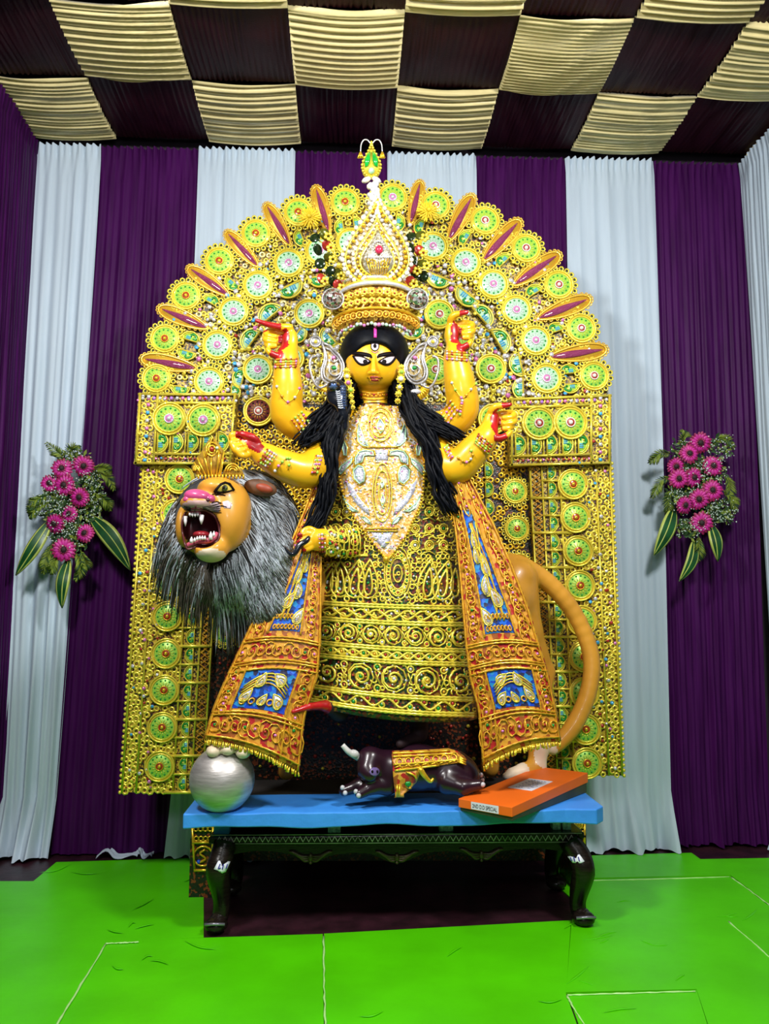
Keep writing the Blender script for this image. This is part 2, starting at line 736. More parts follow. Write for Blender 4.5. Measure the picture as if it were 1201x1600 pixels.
CW, CP = 'white_curtain', 'purple_curtain'
curtain(CW, M_CREAMC, (tx(50), tx(158)), (bx(-8), bx(80)), 'white curtain at the left corner, bunched on the floor behind the left bouquet', 1, puddle=.10, wl=.15)
curtain(CP, M_PURPLE, (tx(156), tx(311)), (bx(78), bx(285)), 'purple curtain between the left bouquet and the golden arch', 2, off=.02)
curtain(CW, M_CREAMC, (tx(310), tx(461)), (bx(262), bx(440)), 'white curtain above the left shoulder of the golden arch', 3, puddle=.12, amp=.017)
curtain(CP, M_PURPLE, (tx(459), tx(606)), (bx(438), bx(600)), 'purple curtain behind the crown, left of its tip', 4, off=.02)
curtain(CW, M_CREAMC, (tx(605), tx(744)), (bx(600), bx(750)), 'white curtain behind the top of the arch, right of the crown tip', 5, amp=.017)
curtain(CP, M_PURPLE, (tx(742), tx(884)), (bx(750), bx(900)), 'purple curtain above the right shoulder of the golden arch', 6, off=.02)
curtain(CW, M_CREAMC, (tx(883), tx(1021)), (bx(893), bx(1051)), 'white curtain between the golden arch and the right bouquet', 7, puddle=.10, wl=.2, amp=.02)
curtain(CP, M_PURPLE, (tx(1019), tx(1168)), (bx(1053), bx(1206)), 'purple curtain behind the right bouquet', 8, off=.03, puddle=.03)
curtain(CP, M_PURPLE, (YW + .03, YW - 1.2), (YW + .03, YW - 1.2), 'purple curtain on the left side wall, beside the corner', 9, along='l')
curtain(CW, M_CREAMC, (YW + .03, YW - .9), (YW + .03, YW - .9), 'white curtain on the right side wall, beside the corner', 10, along='r', puddle=.08)

# scraps of white hem cloth lying before the purple curtain
for i, (px, py, w) in enumerate(((184, 1341, .12), (226, 1341, .045))):
    c = PZ(px, py)
    b = MB()
    b.grid(lambda u, v: V((c.x + (u - .5) * w * 2, c.y + (v - .5) * .09 + .02 * math.sin(u * 9),
                           .012 + .035 * max(0, math.sin(u * 7 + i)) * (1 - u) + .012 * math.sin(v * 6 + u * 5) ** 2)), 14, 8)
    tag(b.build('cloth_scrap', M_CREAMC), ['longer scrap of white cloth on the floor before the purple curtain',
                                         'small scrap of white cloth on the floor, nearer the table'][i], 'cloth', 'scraps of white cloth')

# ------------------------------------------------------------------ green sheets on the floor
SHEETS = [
    ('bright green plastic sheet on the floor, largest, from the left edge to the table', [(-150, 1378), (52, 1378), (88, 1348), (318, 1341), (318, 1466), (166, 1474), (20, 1700), (-300, 1700)]),
    ('green plastic sheet on the floor below the left table leg, beside the vertical seam', [(166, 1474), (318, 1467), (504, 1461), (507, 1700), (20, 1700)]),
    ('green plastic sheet in front of the middle of the table', [(506, 1461), (892, 1440), (884, 1555), (935, 1700), (509, 1700)]),
    ('small green plastic sheet in the lower right of the floor', [(887, 1556), (1088, 1550), (1135, 1700), (938, 1700)]),
    ('green plastic sheet right of the right table leg', [(862, 1378), (1140, 1371), (1255, 1460), (1310, 1700), (1137, 1700), (1088, 1549), (884, 1554), (893, 1440), (925, 1437)]),
    ('narrow green plastic sheet along the curtains at the right', [(862, 1341), (1080, 1335), (1094, 1345), (1330, 1341), (1330, 1500), (1257, 1458), (1141, 1370), (862, 1376)]),
]
for i, (l, poly) in enumerate(SHEETS):
    b = MB()
    zt = .004 + .0012 * i
    pts = [PZ(x, y, 0) for x, y in poly]
    pts = [V((p.x, max(p.y, -.6), zt)) for p in pts]
    bm = bmesh.new()
    f = bm.faces.new([bm.verts.new(p) for p in pts])
    if f.normal.z < 0:
        f.normal_flip()
    ext = bmesh.ops.extrude_face_region(bm, geom=[f])
    bmesh.ops.translate(bm, vec=(0, 0, -zt + .0005), verts=[v for v in ext['geom'] if isinstance(v, bmesh.types.BMVert)])
    bmesh.ops.recalc_face_normals(bm, faces=bm.faces)
    me = bpy.data.meshes.new('floor_sheet')
    bm.to_mesh(me)
    bm.free()
    me.materials.append(M_GREEN)
    o = tag(link('floor_sheet', me), l, 'floor sheet', 'green plastic sheets laid on the floor')
# raised edges where the sheets are taped together
M_SEAM = mat('clear_tape', (0.50, 0.88, 0.30), 0.25, 0, .1, 30)
for pts in ([(166, 1474), (128, 1536), (90, 1600), (60, 1650)], [(166, 1474), (192, 1473), (216, 1472)], [(505.5, 1463), (506, 1530), (508, 1600), (509, 1680)], [(886, 1555), (985, 1552), (1086, 1549)],
            [(886, 1556), (898, 1578), (916, 1610), (934, 1690)], [(924, 1376), (1030, 1373.5), (1139, 1370)], [(1142, 1371), (1172, 1392), (1201, 1414), (1230, 1436)], [(1138, 1440), (1172, 1469), (1203, 1497), (1230, 1520)]):
    b = MB()
    q = spline(pts, 24)
    b.tube([PZ(x, y, .010) + V((random.uniform(-.002, .002), random.uniform(-.002, .002), 0)) for x, y in q], [random.uniform(.0025, .006) for _ in q], 5, flat=.6, nrm=(0, 0, 1))
    o = b.build('tape_seam', M_SEAM, structure_floor if 0 else None)
    o.parent = bpy.data.objects['floor_sheet']
# soft creases in the sheets, as low ridges of the same plastic
b = MB()
rc = random.Random(12)
for (x0, x1, y0, y1, n) in ((150, 300, 1365, 1570, 9), (880, 1010, 1400, 1590, 10), (60, 160, 1360, 1440, 2), (1010, 1180, 1400, 1540, 4), (330, 860, 1480, 1590, 3)):
    for i in range(n):
        x, y = rc.uniform(x0, x1), rc.uniform(y0, y1)
        a, L = rc.uniform(-.5, .9), rc.uniform(14, 55)
        q = spline([(x, y), (x + L * .5 * math.cos(a), y - L * .35 * math.sin(a) + rc.uniform(-4, 4)), (x + L * math.cos(a), y - L * .7 * math.sin(a))], 10)
        b.tube([PZ(px, py, .0098) for px, py in q], [.0003 + .0065 * math.sin(pi * k / 9) for k in range(10)], 6, 0, flat=.3, nrm=(0, 0, 1))
o = stuff(b.build('crease', M_GREEN))
o.parent = bpy.data.objects['floor_sheet']

# ================================================================== the golden backdrop
YB = 4.72                                            # front face of the arch and the inner panel
bd = thing('ornate_arch', 'tall golden arch with round medallions and plum feather spikes, behind the idol', 'arch', P(586, 1000, YB))
bd.location.z = 0

M_BACK = mosaic('sequin_backing', [(0.015, 0.04, 0.015), (0.03, 0.015, 0.01), (0.45, 0.30, 0.02), (0.5, 0.36, 0.03), (0.12, 0.03, 0.01), (0.65, 0.46, 0.04)], 110, 0.4)
M_BACK2 = mosaic('dark_sequin_backing', [(0.02, 0.008, 0.006), (0.012, 0.012, 0.008), (0.22, 0.05, 0.015), (0.01, 0.008, 0.008), (0.01, 0.02, 0.012)], 90, 0.35)


# --- shared pieces, unit size, lying in the x-z plane and facing -y
def unit(fn, name, mats):
    b = MB()
    fn(b)
    return b.data(name, mats)


NY = dict(ax=(1, 0, 0), ay=(0, 0, 1))


def med_frame(b, scallop=True):
    b.disc((0, 0, 0), .86, .10, 20, 0, **NY, bev=.04)
    b.ring((0, -.12, 0), .82, .055, 22, 0)
    b.ring((0, -.13, 0), .68, .045, 22, 0)
    if scallop:
        for i in range(18):
            a = 2 * pi * i / 18
            b.ring((.98 * math.cos(a), -.05, .98 * math.sin(a)), .125, .055, 7, 0, m=4)
            b.disc((.98 * math.cos(a), 0, .98 * math.sin(a)), .11, .02, 6, 1, **NY)


def med_face(b):
    b.disc((0, -.09, 0), .65, .04, 20, 0, **NY, bev=.02)
    for i in range(16):
        a = 2 * pi * (i + .5) / 16
        b.tube([(.28 * math.cos(a), -.14, .28 * math.sin(a)), (.45 * math.cos(a), -.14, .45 * math.sin(a))], .02, 4, 2)
    for i in range(13):
        a = 2 * pi * i / 13
        b.ball((.53 * math.cos(a), -.13, .53 * math.sin(a)), (.06, .04, .06), 6, 4, 1)


def med_jewel(b):
    b.disc((0, -.12, 0), .25, .06, 12, 0, **NY)
    b.ring((0, -.17, 0), .22, .035, 12, 1)
    b.ball((0, -.18, 0), (.12, .10, .12), 8, 5, 1)


MF = unit(lambda b: med_frame(b, True), 'medallion', [GOLD_L, DARK])
MFP = unit(lambda b: med_frame(b, False), 'plain_medallion', [GOLD_L, DARK])
MG = unit(med_face, 'medallion_face', [LIME, LEAFG, GOLD_L])
MM = unit(med_face, 'medallion_face', [MINT, LEAFG, SILVER])  # mint and silver face, specular glare partly put into its colour
MO = unit(med_face, 'medallion_face', [DARKR, BLACK, GOLD])
JR = unit(med_jewel, 'jewel', [RUBY, PEARL])
JP = unit(med_jewel, 'jewel', [PINK, SILVER])
JG = unit(med_jewel, 'jewel', [RUBY, GOLD])


def sub(name, me, parent, rot=0.0):
    o = bpy.data.objects.new(name, me)
    COL.objects.link(o)
    o.parent = parent
    if rot:
        o.rotation_euler = (0, rot, 0)
    return o


def place(name, me, p, s, rot=0.0, parent=bd, sy=None):
    o = bpy.data.objects.new(name, me)
    COL.objects.link(o)
    o.parent = parent
    o.location = p - V(parent.location)
    o.scale = (s, sy or s, s)
    o.rotation_euler = (0, rot, 0)
    return o


USED = []                                           # occupied circles (pixel x, y, r)


def medallion(px, py, rpx, Y, kind='green', scallop=True, jewel=JR):
    p = P(px, py, Y)
    s = rpx * (P(px + 1, py, Y) - p).length
    rot = random.uniform(0, 1)
    o = place('medallion', MF if scallop else MFP, p, s * (.9 if scallop else 1.12), rot)
    if kind == 'mint':
        lab(o, 'mint and silver medallion, paled by painted glare')
    sub('medallion_face', {'green': MG, 'mint': MM, 'red': MO}[kind], o)
    sub('jewel', jewel, o)
    USED.append((px, py, rpx * 1.02))
    return o


def pais_rim(b):
    n = 14
    for R, r in ((1.0, .09), (.82, .05)):
        pts = [(0, -.08, -R)] + [(R * .95 * math.sin(pi * i / n), -.1, -R * math.cos(pi * i / n)) for i in range(n + 1)] + [(0, -.08, R)]
        b.tube([(p[0] - .45, p[1], p[2]) for p in pts], r, 4, 0, True, nrm=(0, -1, 0))


def pais_field(b):
    n = 12
    pts = [(-.45 + .9 * math.sin(pi * i / n), -.05, -.95 * math.cos(pi * i / n)) for i in range(n + 1)]
    b.prism(pts[::-1], (0, .05, 0), 0)
    for z in (-.45, -.28, -.11):
        b.box((-.42, -.09, z), (.02, -.05, z + .11), 1)


def pais_comma(b):
    q = spline([(-.05, 0, .05), (.2, 0, -.02), (.28, 0, .25), (.12, 0, .52), (-.15, 0, .6), (-.3, 0, .42), (-.18, 0, .28)], 16)
    b.tube([(x, -.11, z) for x, y, z in q], [lerp(.07, .13, math.sin(pi * i / 15)) for i in range(16)], 5, 0, flat=.6, nrm=(0, -1, 0))
    b.ball((.05, -.11, .3), (.09, .05, .09), 6, 4, 1)


PR = unit(pais_rim, 'paisley_tile', [GOLD_L])
PF = unit(pais_field, 'paisley_field', [LIME, BLUE])
PF2 = unit(pais_field, 'paisley_field', [MINT, BLUE])
PC = unit(pais_comma, 'paisley_comma', [LEAFG, GOLD_L])


def paisley(px, py, rpx, Y, ang, flip=False, field=None):
    if py < 610 and field is PF2 and random.random() < .5:
        ang += pi
    p = P(px, py, Y)
    s = rpx * (P(px + 1, py, Y) - p).length
    o = place('paisley_tile', PR, p, s, ang)
    if flip:
        o.scale.z *= -1
    sub('paisley_field', field or PF, o)
    sub('paisley_comma', PC, o)
    USED.append((px, py, rpx * 1.05))
    return o


def feather_frame(b):
    n = 26
    pts = []
    for i in range(n):
        t = 2 * pi * i / n
        pts.append((.24 * math.sin(t) * (1.15 + .35 * math.cos(t)), 0, math.cos(t)))
    b.prism(pts[::-1], (0, .06, 0), 0)
    b.tube([(x, -.02, z) for x, y, z in pts], .05, 4, 0, True, nrm=(0, -1, 0))
    for x, y, z in pts:
        b.ring((x * 1.12, 0, z * 1.04), .055, .025, 6, 0)


def feather_jewel(b):
    q = [(0, -.03, z) for z in np.linspace(-.92, .85, 12)]
    b.tube(q, [.02 + .115 * math.sin(pi * (i / 11) ** .75) for i in range(12)], 6, 0, flat=.6, nrm=(0, -1, 0))


FF = unit(feather_frame, 'feather_spike', [mat('old_gold', (.80, .48, .04), .3, .4, .3, 40, coat=.3)])
FJ = unit(feather_jewel, 'feather_jewel', [VIOLET])


def feather(px, py, L, ang, Y):
    p = P(px, py, Y)
    s = .5 * L * (P(px + 1, py, Y) - p).length
    o = place('feather_spike', FF, p, s, ang, sy=s * .6)
    lab(sub('feather_jewel', FJ, o), 'plum red spindle of foil')
    for t in (-.35, 0, .35):
        USED.append((px + math.sin(ang) * t * L, py - math.cos(ang) * t * L, L * .16))


RING = []


def ring_unit():
    """low-poly gold ring: verts, faces"""
    vs, fs = [], []
    n = 7
    for rr, hh in ((1, 0), (.72, -.35), (.42, 0)):
        for i in range(n):
            a = 2 * pi * i / n
            vs.append((rr * math.cos(a), hh, rr * math.sin(a)))
    for k in (0, 1):
        for i in range(n):
            j = (i + 1) % n
            fs.append((k * n + j, k * n + i, k * n + n + i, k * n + n + j))
    return vs, fs


RV, RF = ring_unit()


def rings(b, pts, Y, rpx, nm=1):
    for px, py in pts:
        p = P(px, py, Y)
        s = rpx * .0038 * random.uniform(.8, 1.15)
        b.add([p + V((x * s, y * s, z * s)) for x, y, z in RV], RF, random.randrange(nm))


def sequins(b, pts, Y, rpx, weights):
    for px, py in pts:
        p = P(px, py, Y)
        s = rpx * .0038 * random.uniform(.7, 1.2)
        t1, t2 = random.gauss(0, .35), random.gauss(-.1, .35)
        ax = V((1, t1, 0)).normalized()
        ay = V((0, t2, 1)).normalized()
        mi = random.choices(range(len(weights)), weights)[0]
        b.disc(p, s, s * .5, 6, mi, ax, ay, dome=s * .25, bev=.35)


def inside(poly, x, y):
    r = False
    n = len(poly)
    for i in range(n):
        (x0, y0), (x1, y1) = poly[i], poly[i - 1]
        if (y0 > y) != (y1 > y) and x < (x1 - x0) * (y - y0) / (y1 - y0) + x0:
            r = not r
    return r


def free(x, y, pad=0.0):
    return all((x - a) ** 2 + (y - c) ** 2 > (r + pad) ** 2 for a, c, r in USED)


def hexpts(poly, pitch, jit=.15, pad=0.0, keep=1.0):
    xs, ys = [p[0] for p in poly], [p[1] for p in poly]
    out = []
    y, k = min(ys), 0
    while y < max(ys):
        x = min(xs) + (k % 2) * pitch / 2
        while x < max(xs):
            q = (x + random.uniform(-jit, jit) * pitch, y + random.uniform(-jit, jit) * pitch)
            if random.random() < keep and inside(poly, *q) and free(q[0], q[1], pad):
                out.append(q)
            x += pitch
        y += pitch * .87
        k += 1
    return out


def slab(name, poly, Y, depth, m, parent=bd):
    b = MB()
    b.prism([P(x, y, Y) for x, y in poly], (0, depth, 0))
    return b.build(name, m, parent, smooth=False, recalc=True)


SEQM = [SILVER, PINK, BLUE, GOLD_L, RUBY]

# ---------------- the arch
OUT = [(245, 592), (258, 530), (291, 463), (343, 409), (400, 366), (466, 333), (539, 317), (613, 310), (680, 322),
       (757, 346), (821, 389), (872, 446), (907, 514), (927, 588)]
slab('arch_panel', [(222, 632), (222, 600)] + OUT + [(950, 600), (950, 632)], YB + .004, .04, M_BACK)
for x, y in OUT:
    medallion(x, y, 30, YB - .012, 'green', True, JG if x < 560 else JP if x == 613 else JR)
MID = [(327, 597), (340, 540), (365, 488), (403, 447), (451, 412), (500, 393), (676, 386), (727, 411), (770, 445),
       (806, 485), (836, 533), (853, 592)]
for x, y in MID:
    medallion(x, y, 31, YB - .02, 'mint', True, JP)
for x, y, k in ((403, 578, 'mint'), (404, 643, 'red'), (483, 491, 'mint'), (686, 492, 'green'), (717, 526, 'green'), (766, 577, 'green'),
                (452, 560, 'mint'), (680, 578, 'green'), (548, 380, 'mint'), (770, 655, 'green'), (440, 480, 'mint'), (735, 470, 'mint')):
    if (x, y) in ((440, 480), (735, 470)):
        continue
    medallion(x, y, 25, YB - .02, k, False, JP if k == 'mint' else JR)
CEN = V((586, 625))
for px, py, L in ((264, 568, 88), (286, 497, 84), (326, 440, 80), (378, 389, 76), (434, 351, 78), (503, 327, 78),
                  (649, 316, 72), (719, 341, 86), (783, 376, 90), (838, 421, 90), (881, 482, 90), (903, 552, 90)):
    feather(px, py, L, math.atan2(px - CEN.x, (CEN.y - py) * .98 - (20 if px > 600 else 0)), YB - .02)
# paisleys in pairs behind every outer medallion, and an inner wreath of larger ones
for x, y in OUT:
    d = (CEN - V((x, y))).normalized()
    e = V((-d.y, d.x))
    for sgn in (-1, 1):
        q = V((x, y)) + d * 38 + e * 15 * sgn
        if free(q.x, q.y, 3):
            paisley(q.x, q.y, 15, YB - .012, math.atan2(e.x * sgn, -e.y * sgn) - pi / 2, sgn < 0, PF)
for x, y, r, a in ((455, 455, 21, 1.1), (418, 488, 21, .85), (388, 528, 20, .6), (372, 590, 17, .2), (368, 614, 15, 0), (500, 440, 18, 1.4), (470, 525, 16, .6),
                   (682, 440, 20, -1.2), (726, 467, 21, -.9), (757, 491, 20, -.7), (785, 531, 21, -.5), (805, 571, 19, -.2), (809, 608, 17, 0), (655, 455, 17, -1.4)):
    if free(x, y, 4):
        paisley(x, y, r, YB - .014, a, a > 0, PF2)
for a in range(8, 180, 11):
    for rr in (195, 165, 118):
        q = CEN + V((-math.cos(math.radians(a + rr * .1)) * rr * 1.06, -math.sin(math.radians(a + rr * .1)) * rr))
        if free(q.x, q.y, 15) and q.y < 612:
            paisley(q.x, q.y, 18, YB - .012, -math.radians(a), a % 2 == 0, PF2 if random.random() < .6 else PF)
ARC = [(218, 628), (226, 600), (250, 515), (300, 440), (345, 395), (410, 352), (470, 320), (540, 300), (625, 298), (690, 310),
       (760, 335), (830, 380), (885, 440), (918, 515), (945, 600), (948, 628)]
b = MB()
rings(b, hexpts(ARC, 9.6, .14, 0), YB - .004, 5.5, 3)
stuff(b.build('gold_ring_lattice', [GOLD_L, GOLD_L, mat('pale_champagne', (1.0, .86, .35), .28, .2, .2, 40, coat=.4)], bd))
b = MB()
ell = [(586 + 300 * math.cos(t), 625 + 265 * math.sin(t)) for t in np.linspace(pi, 2 * pi, 30)]
sequins(b, hexpts(ARC, 15, .5, -5, .6), YB - .016, 3.2, (6, 1, 1, 4, 1))
sequins(b, hexpts(ell, 11, .5, -6, .9), YB - .02, 4.0, (14, 1, 1, 3, 0))  # extra silver sequins, added to imitate white glare on the arch
stuff(b.build('sequins', SEQM, bd))

# ---------------- inner panel behind the idol, down to the floor
slab('inner_panel', [(330, 622), (845, 622), (868, 1345), (300, 1345)], YB + .01, .03, M_BACK2)
for py in (768, 826, 884, 942, 1000):
    medallion(lerp(804, 816, (py - 768) / 240), py, 25, YB - .004, 'green', True, JG)
    medallion(352, py - 10, 24, YB - .004, 'green', True, JG)
for i in range(12):
    paisley(763 + i * .8, 735 + i * 29, 13, YB - .002, 0, i % 2 == 0)
INN = [(360, 640), (815, 640), (832, 1010), (350, 1010)]
b = MB()
rings(b, hexpts(INN, 9.8, .15, 0), YB + .002, 5.4, 1)
stuff(b.build('gold_ring_lattice', [GOLD], bd))
b = MB()
sequins(b, hexpts([(340, 960), (850, 960), (860, 1320), (330, 1320)], 15, .5, -4, .5), YB + .002, 2.6, (0, 0, 0, 2, 6))
stuff(b.build('sequins', SEQM, bd))


# ---------------- pillars and capitals
def quadmap(c):
    """(u, v) in 0..1 -> pixel, from the corners top left, top right, bottom right, bottom left"""
    a, b_, c_, d = [V(q) for q in c]

    def f(u, v):
        return lerp(lerp(a, b_, u), lerp(d, c_, u), v)
    return f


def bars(b, qs, Y, r, mi=0):
    for (x0, y0), (x1, y1) in qs:
        b.tube([P(x0, y0, Y), P(x1, y1, Y)], r, 4, mi, nrm=(0, -1, 0))


def pillar(corners, mirror, rows, meds):
    """corners of the face; u runs from the outer edge inwards"""
    f = quadmap(corners)
    Yp = YB - .05
    tl, tr, br, bl = corners
    poly = [tl, tr, br, bl]
    slab('pillar_panel', poly if not mirror else poly[::-1], Yp + .004, .05, M_BACK)
    o0 = len(USED)
    for (x, y) in meds:
        medallion(x, y, 25, Yp - .006, 'green', False, JG)
    n = rows * 2
    for i in range(n):
        v = (i + .5) / n
        q = f(.735, v)
        paisley(q.x, q.y, 13, Yp - .004, pi if not mirror else 0, i % 2 == 0)
    b = MB()
    for i in range(n + 1):
        v = i / n
        a, c = f(.56 if i % 2 else .52, v), f(.86 if i % 2 else 1.0, v)
        bars(b, [((a.x, a.y), (c.x, c.y))], Yp - .008, .008 if i % 2 else .011)
    for u in (0.02, .19, .63, .85, .99):
        bars(b, [(tuple(f(u, 0)), tuple(f(u, 1)))], Yp - .008, .007)
    stuff(b.build('gold_bars', [GOLD_L], bd))
    # red triangles on the inner strip
    b = MB()
    m = rows * 6
    zig = [f(.87 if i % 2 else .97, i / m) for i in range(m + 1)]
    b.tube([P(q.x, q.y, Yp - .008) for q in zig], .005, 4, 0, nrm=(0, -1, 0))
    zig = [f(.97 if i % 2 else .87, i / m) for i in range(m + 1)]
    b.tube([P(q.x, q.y, Yp - .008) for q in zig], .004, 4, 0, nrm=(0, -1, 0))
    for i in range(m):
        q = f(.92, (i + .5) / m)
        b.ball(P(q.x, q.y, Yp - .003), (.011, .006, .008), 5, 3, 1)
    stuff(b.build('triangle_strip', [GOLD_O, RUBY], bd))
    b = MB()
    P4 = lambda u0, u1: [tuple(f(u0, 0)), tuple(f(u1, 0)), tuple(f(u1, 1)), tuple(f(u0, 1))]
    rings(b, hexpts(P4(.03, .18), 10, .15, -30), Yp, 5.4)
    rings(b, hexpts(P4(.20, .62), 10.5, .2, 1), Yp, 5.6)
    stuff(b.build('gold_ring_lattice', [GOLD_L], bd))
    b = MB()
    sequins(b, hexpts(P4(.04, .36), 14, .4, -6, .5), Yp - .012, 2.8, (4, 3, 2, 2, 3))
    e0, e1 = f(-.01, 0), f(-.01, 1)
    k = 60
    for i in range(k):
        q = f(-.005, i / (k - 1))
        b.ball(P(q.x, q.y, Yp), .011, 6, 4, 3)
    stuff(b.build('sequins', SEQM, bd))


pillar([(222, 724), (347, 724), (318, 1238), (188, 1238)], False, 9,
       [(281, 749), (275, 803), (270, 856), (265, 908), (262, 963), (260, 1021), (257, 1078), (254, 1136), (250, 1197)])
pillar([(955, 724), (826, 724), (852, 1212), (974, 1212)], True, 9,
       [(894, 757), (898, 809), (902, 861), (905, 915), (908, 970), (911, 1026), (912, 1082), (914, 1139), (916, 1192)])


def capital(corners, mirror, meds):
    f = quadmap(corners)
    Yc = YB - .09
    slab('capital_panel', corners if not mirror else corners[::-1], Yc + .004, .09, M_BACK)
    for x, y in meds:
        medallion(x, y, 28, Yc - .006, 'green', False, JP if not mirror else JR)
    for i in range(5):
        q = f(.28 + i * .155, .70)
        paisley(q.x, q.y, 17, Yc - .006, pi / 2 * 0, i % 2 == 1, PF)
    b = MB()
    for u in (.02, .2, .98):
        bars(b, [(tuple(f(u, 0)), tuple(f(u, 1)))], Yc - .01, .009)
    for v in (.02, .14, .86, .99):
        bars(b, [(tuple(f(.0 if v in (.02, .99) else .2, v)), tuple(f(1, v)))], Yc - .01, .009)
    for i in range(6):
        bars(b, [(tuple(f(.2 + i * .156, .56)), tuple(f(.2 + i * .156, .86)))], Yc - .01, .006)
    stuff(b.build('gold_bars', [GOLD_L], bd))
    b = MB()
    for i in range(15):
        q = f(.22 + i * .05, .925)
        b.disc(P(q.x, q.y, Yc), .012, .008, 3, 1 if i % 3 else 0, **NY)
    for i in range(16):
        q = f(.05 + i * .058, .075)
        b.ball(P(q.x, q.y, Yc - .006), .012, 6, 4, (2, 0, 3)[i % 3])
    stuff(b.build('gem_row', [PINK, RUBY, SILVER, mat('lilac_bead', (.45, .2, .7), .25)], bd))
    b = MB()
    rings(b, hexpts([tuple(f(.03, .02)), tuple(f(.19, .02)), tuple(f(.19, .98)), tuple(f(.03, .98))], 10, .15, -40), Yc, 5.2)
    rings(b, hexpts([tuple(f(.2, .02)), tuple(f(.97, .02)), tuple(f(.97, .9)), tuple(f(.2, .9))], 10, .2, 0), Yc, 5.4)
    stuff(b.build('gold_ring_lattice', [GOLD_L], bd))
    b = MB()
    for i in range(9):
        q = f(.11, (i + .5) / 9)
        b.disc(P(q.x, q.y, Yc - .008), .014, .01, 4, i % 3, ax=(.7, 0, .7), ay=(-.7, 0, .7))
    sequins(b, hexpts(corners, 20, .5, -5, .5), Yc - .014, 2.8, (5, 2, 1, 2, 1))
    stuff(b.build('sequins', SEQM, bd))


capital([(216, 614), (370, 614), (362, 725), (209, 725)], False, [(265, 655), (318, 657)])
capital([(955, 616), (797, 622), (796, 728), (955, 724)], True, [(841, 662), (890, 661)])

# bottom tips and the feet of the frame that reach the floor behind the table
for k, (xa, xb, ya, yb_) in enumerate(((298, 336, 1286, 1362), (893, 915, 1284, 1340))):
    b = MB()
    q = [P(xa, ya, 4.47), P(xb, ya, 4.47), P(xb - 2, yb_, 4.47), P(xa + 5, yb_, 4.47)]
    b.prism(q, (0, .3, 0), 0)
    b.prism([V((q[0].x, 4.471, .30)), V((q[1].x, 4.471, .30)), V((q[1].x, 4.471, 0.0)), V((q[0].x, 4.471, 0.0))], (0, .29, 0), 0)
    f = quadmap([(xa, ya), (xb, ya), (xb - 2, yb_), (xa + 5, yb_)])
    foot = b.build('frame_foot', M_BACK2, bd, smooth=False, recalc=True)
    foot = b
    b = MB()
    for u in (.05, .92):
        bars(b, [(tuple(f(u, 0)), tuple(f(u, 1)))], 4.463, .008)
    bars(b, [(tuple(f(0, .97)), tuple(f(1, .97))), (tuple(f(0, .4)), tuple(f(1, .4)))], 4.463, .008)
    c = f(.48, .68)
    b.ring(P(c.x, c.y, 4.463), .05 if k == 0 else .03, .006, 14, 0)
    for i in range(8):
        q = f(.2 + .6 * (i % 4) / 3, .12 + .2 * (i // 4))
        b.ring(P(q.x, q.y, 4.463), .012, .004, 8, 0)
    q = spline([(c.x - 6, c.y + 10), (c.x + 4, c.y + 4), (c.x - 5, c.y - 4), (c.x + 3, c.y - 10)], 12)
    b.tube([P(x, y, 4.463) for x, y in q], .006, 5, 0)
    b.ball(P(c.x - 7, c.y + 9, 4.465), .012, 6, 4, 1)
    stuff(b.build('gold_trim', [GOLD, ROYAL], bd))

# ================================================================== the many-armed idol
YI = 4.13
idol = thing('idol_statue', 'golden-faced many-armed idol in gold embroidered robes and a tall jewelled crown', 'statue', P(590, 1160, 4.1))
M_SKIN = mat('turmeric_skin', (0.92, 0.50, 0.012), 0.32, 0, 0.08, 3, coat=0.3)
M_ALTA = mat('red_dye', (0.48, 0.008, 0.012), 0.35, 0, 0.4, 12, coat=0.2)
M_LEGSHADE = mat('under_skirt_shade', (0.02, 0.006, 0.01), 0.7)  # legs darkened: the shade under the skirt is put into their colour
M_HAIR = mat('black_hair', (0.004, 0.005, 0.008), 0.45, 0, 0.4, 40, spec=.10)
M_EYEW = mat('eye_white', (0.88, 0.74, 0.82), 0.3, 0, 0.05, 30)
M_INK = mat('black_ink', (0.008, 0.005, 0.006), 0.5, spec=.1)
M_LIP = mat('lip_red', (0.30, 0.03, 0.02), 0.35)
M_GOWN = mosaic('brocade_cloth', [(0.10, 0.012, 0.010), (0.012, 0.045, 0.012), (0.22, 0.12, 0.01), (0.01, 0.015, 0.008), (0.13, 0.02, 0.012), (0.02, 0.06, 0.015)], 75, 0.35)
M_SHAWL = mosaic('orange_brocade', [(0.65, 0.30, 0.03), (0.45, 0.02, 0.02), (0.72, 0.38, 0.04), (0.35, 0.10, 0.02), (0.70, 0.34, 0.03)], 45, 0.4)


def g3(px, py, Y):
    return tuple(P(px, py, Y))


F = Field((P(355, 700, 4.0).x, 3.74, .70), (P(806, 700, 4.0).x, 4.36, P(585, 470, 4.1).z), .006)
# head
F.ell(g3(583, 555, 4.06), (.142, .140, .140), .03)
F.ell(g3(583, 566, 4.035), (.146, .140, .134), .03)
F.ell(g3(583, 578, 4.00), (.132, .10, .098), .03)
F.cap(g3(583, 556, 3.894), g3(583, 581, 3.876), .009, .016, .014)
F.ell(g3(577, 583, 3.884), (.012, .012, .009), .008)
F.ell(g3(589, 583, 3.884), (.012, .012, .009), .008)
F.ell(g3(585, 590, 3.893), (.034, .014, .007), .010)
F.ell(g3(585, 594.5, 3.896), (.026, .014, .008), .010)
for s in (-1, 1):
    F.ell(g3(583 + 44 * s, 570, 4.08), (.022, .035, .045), .012)
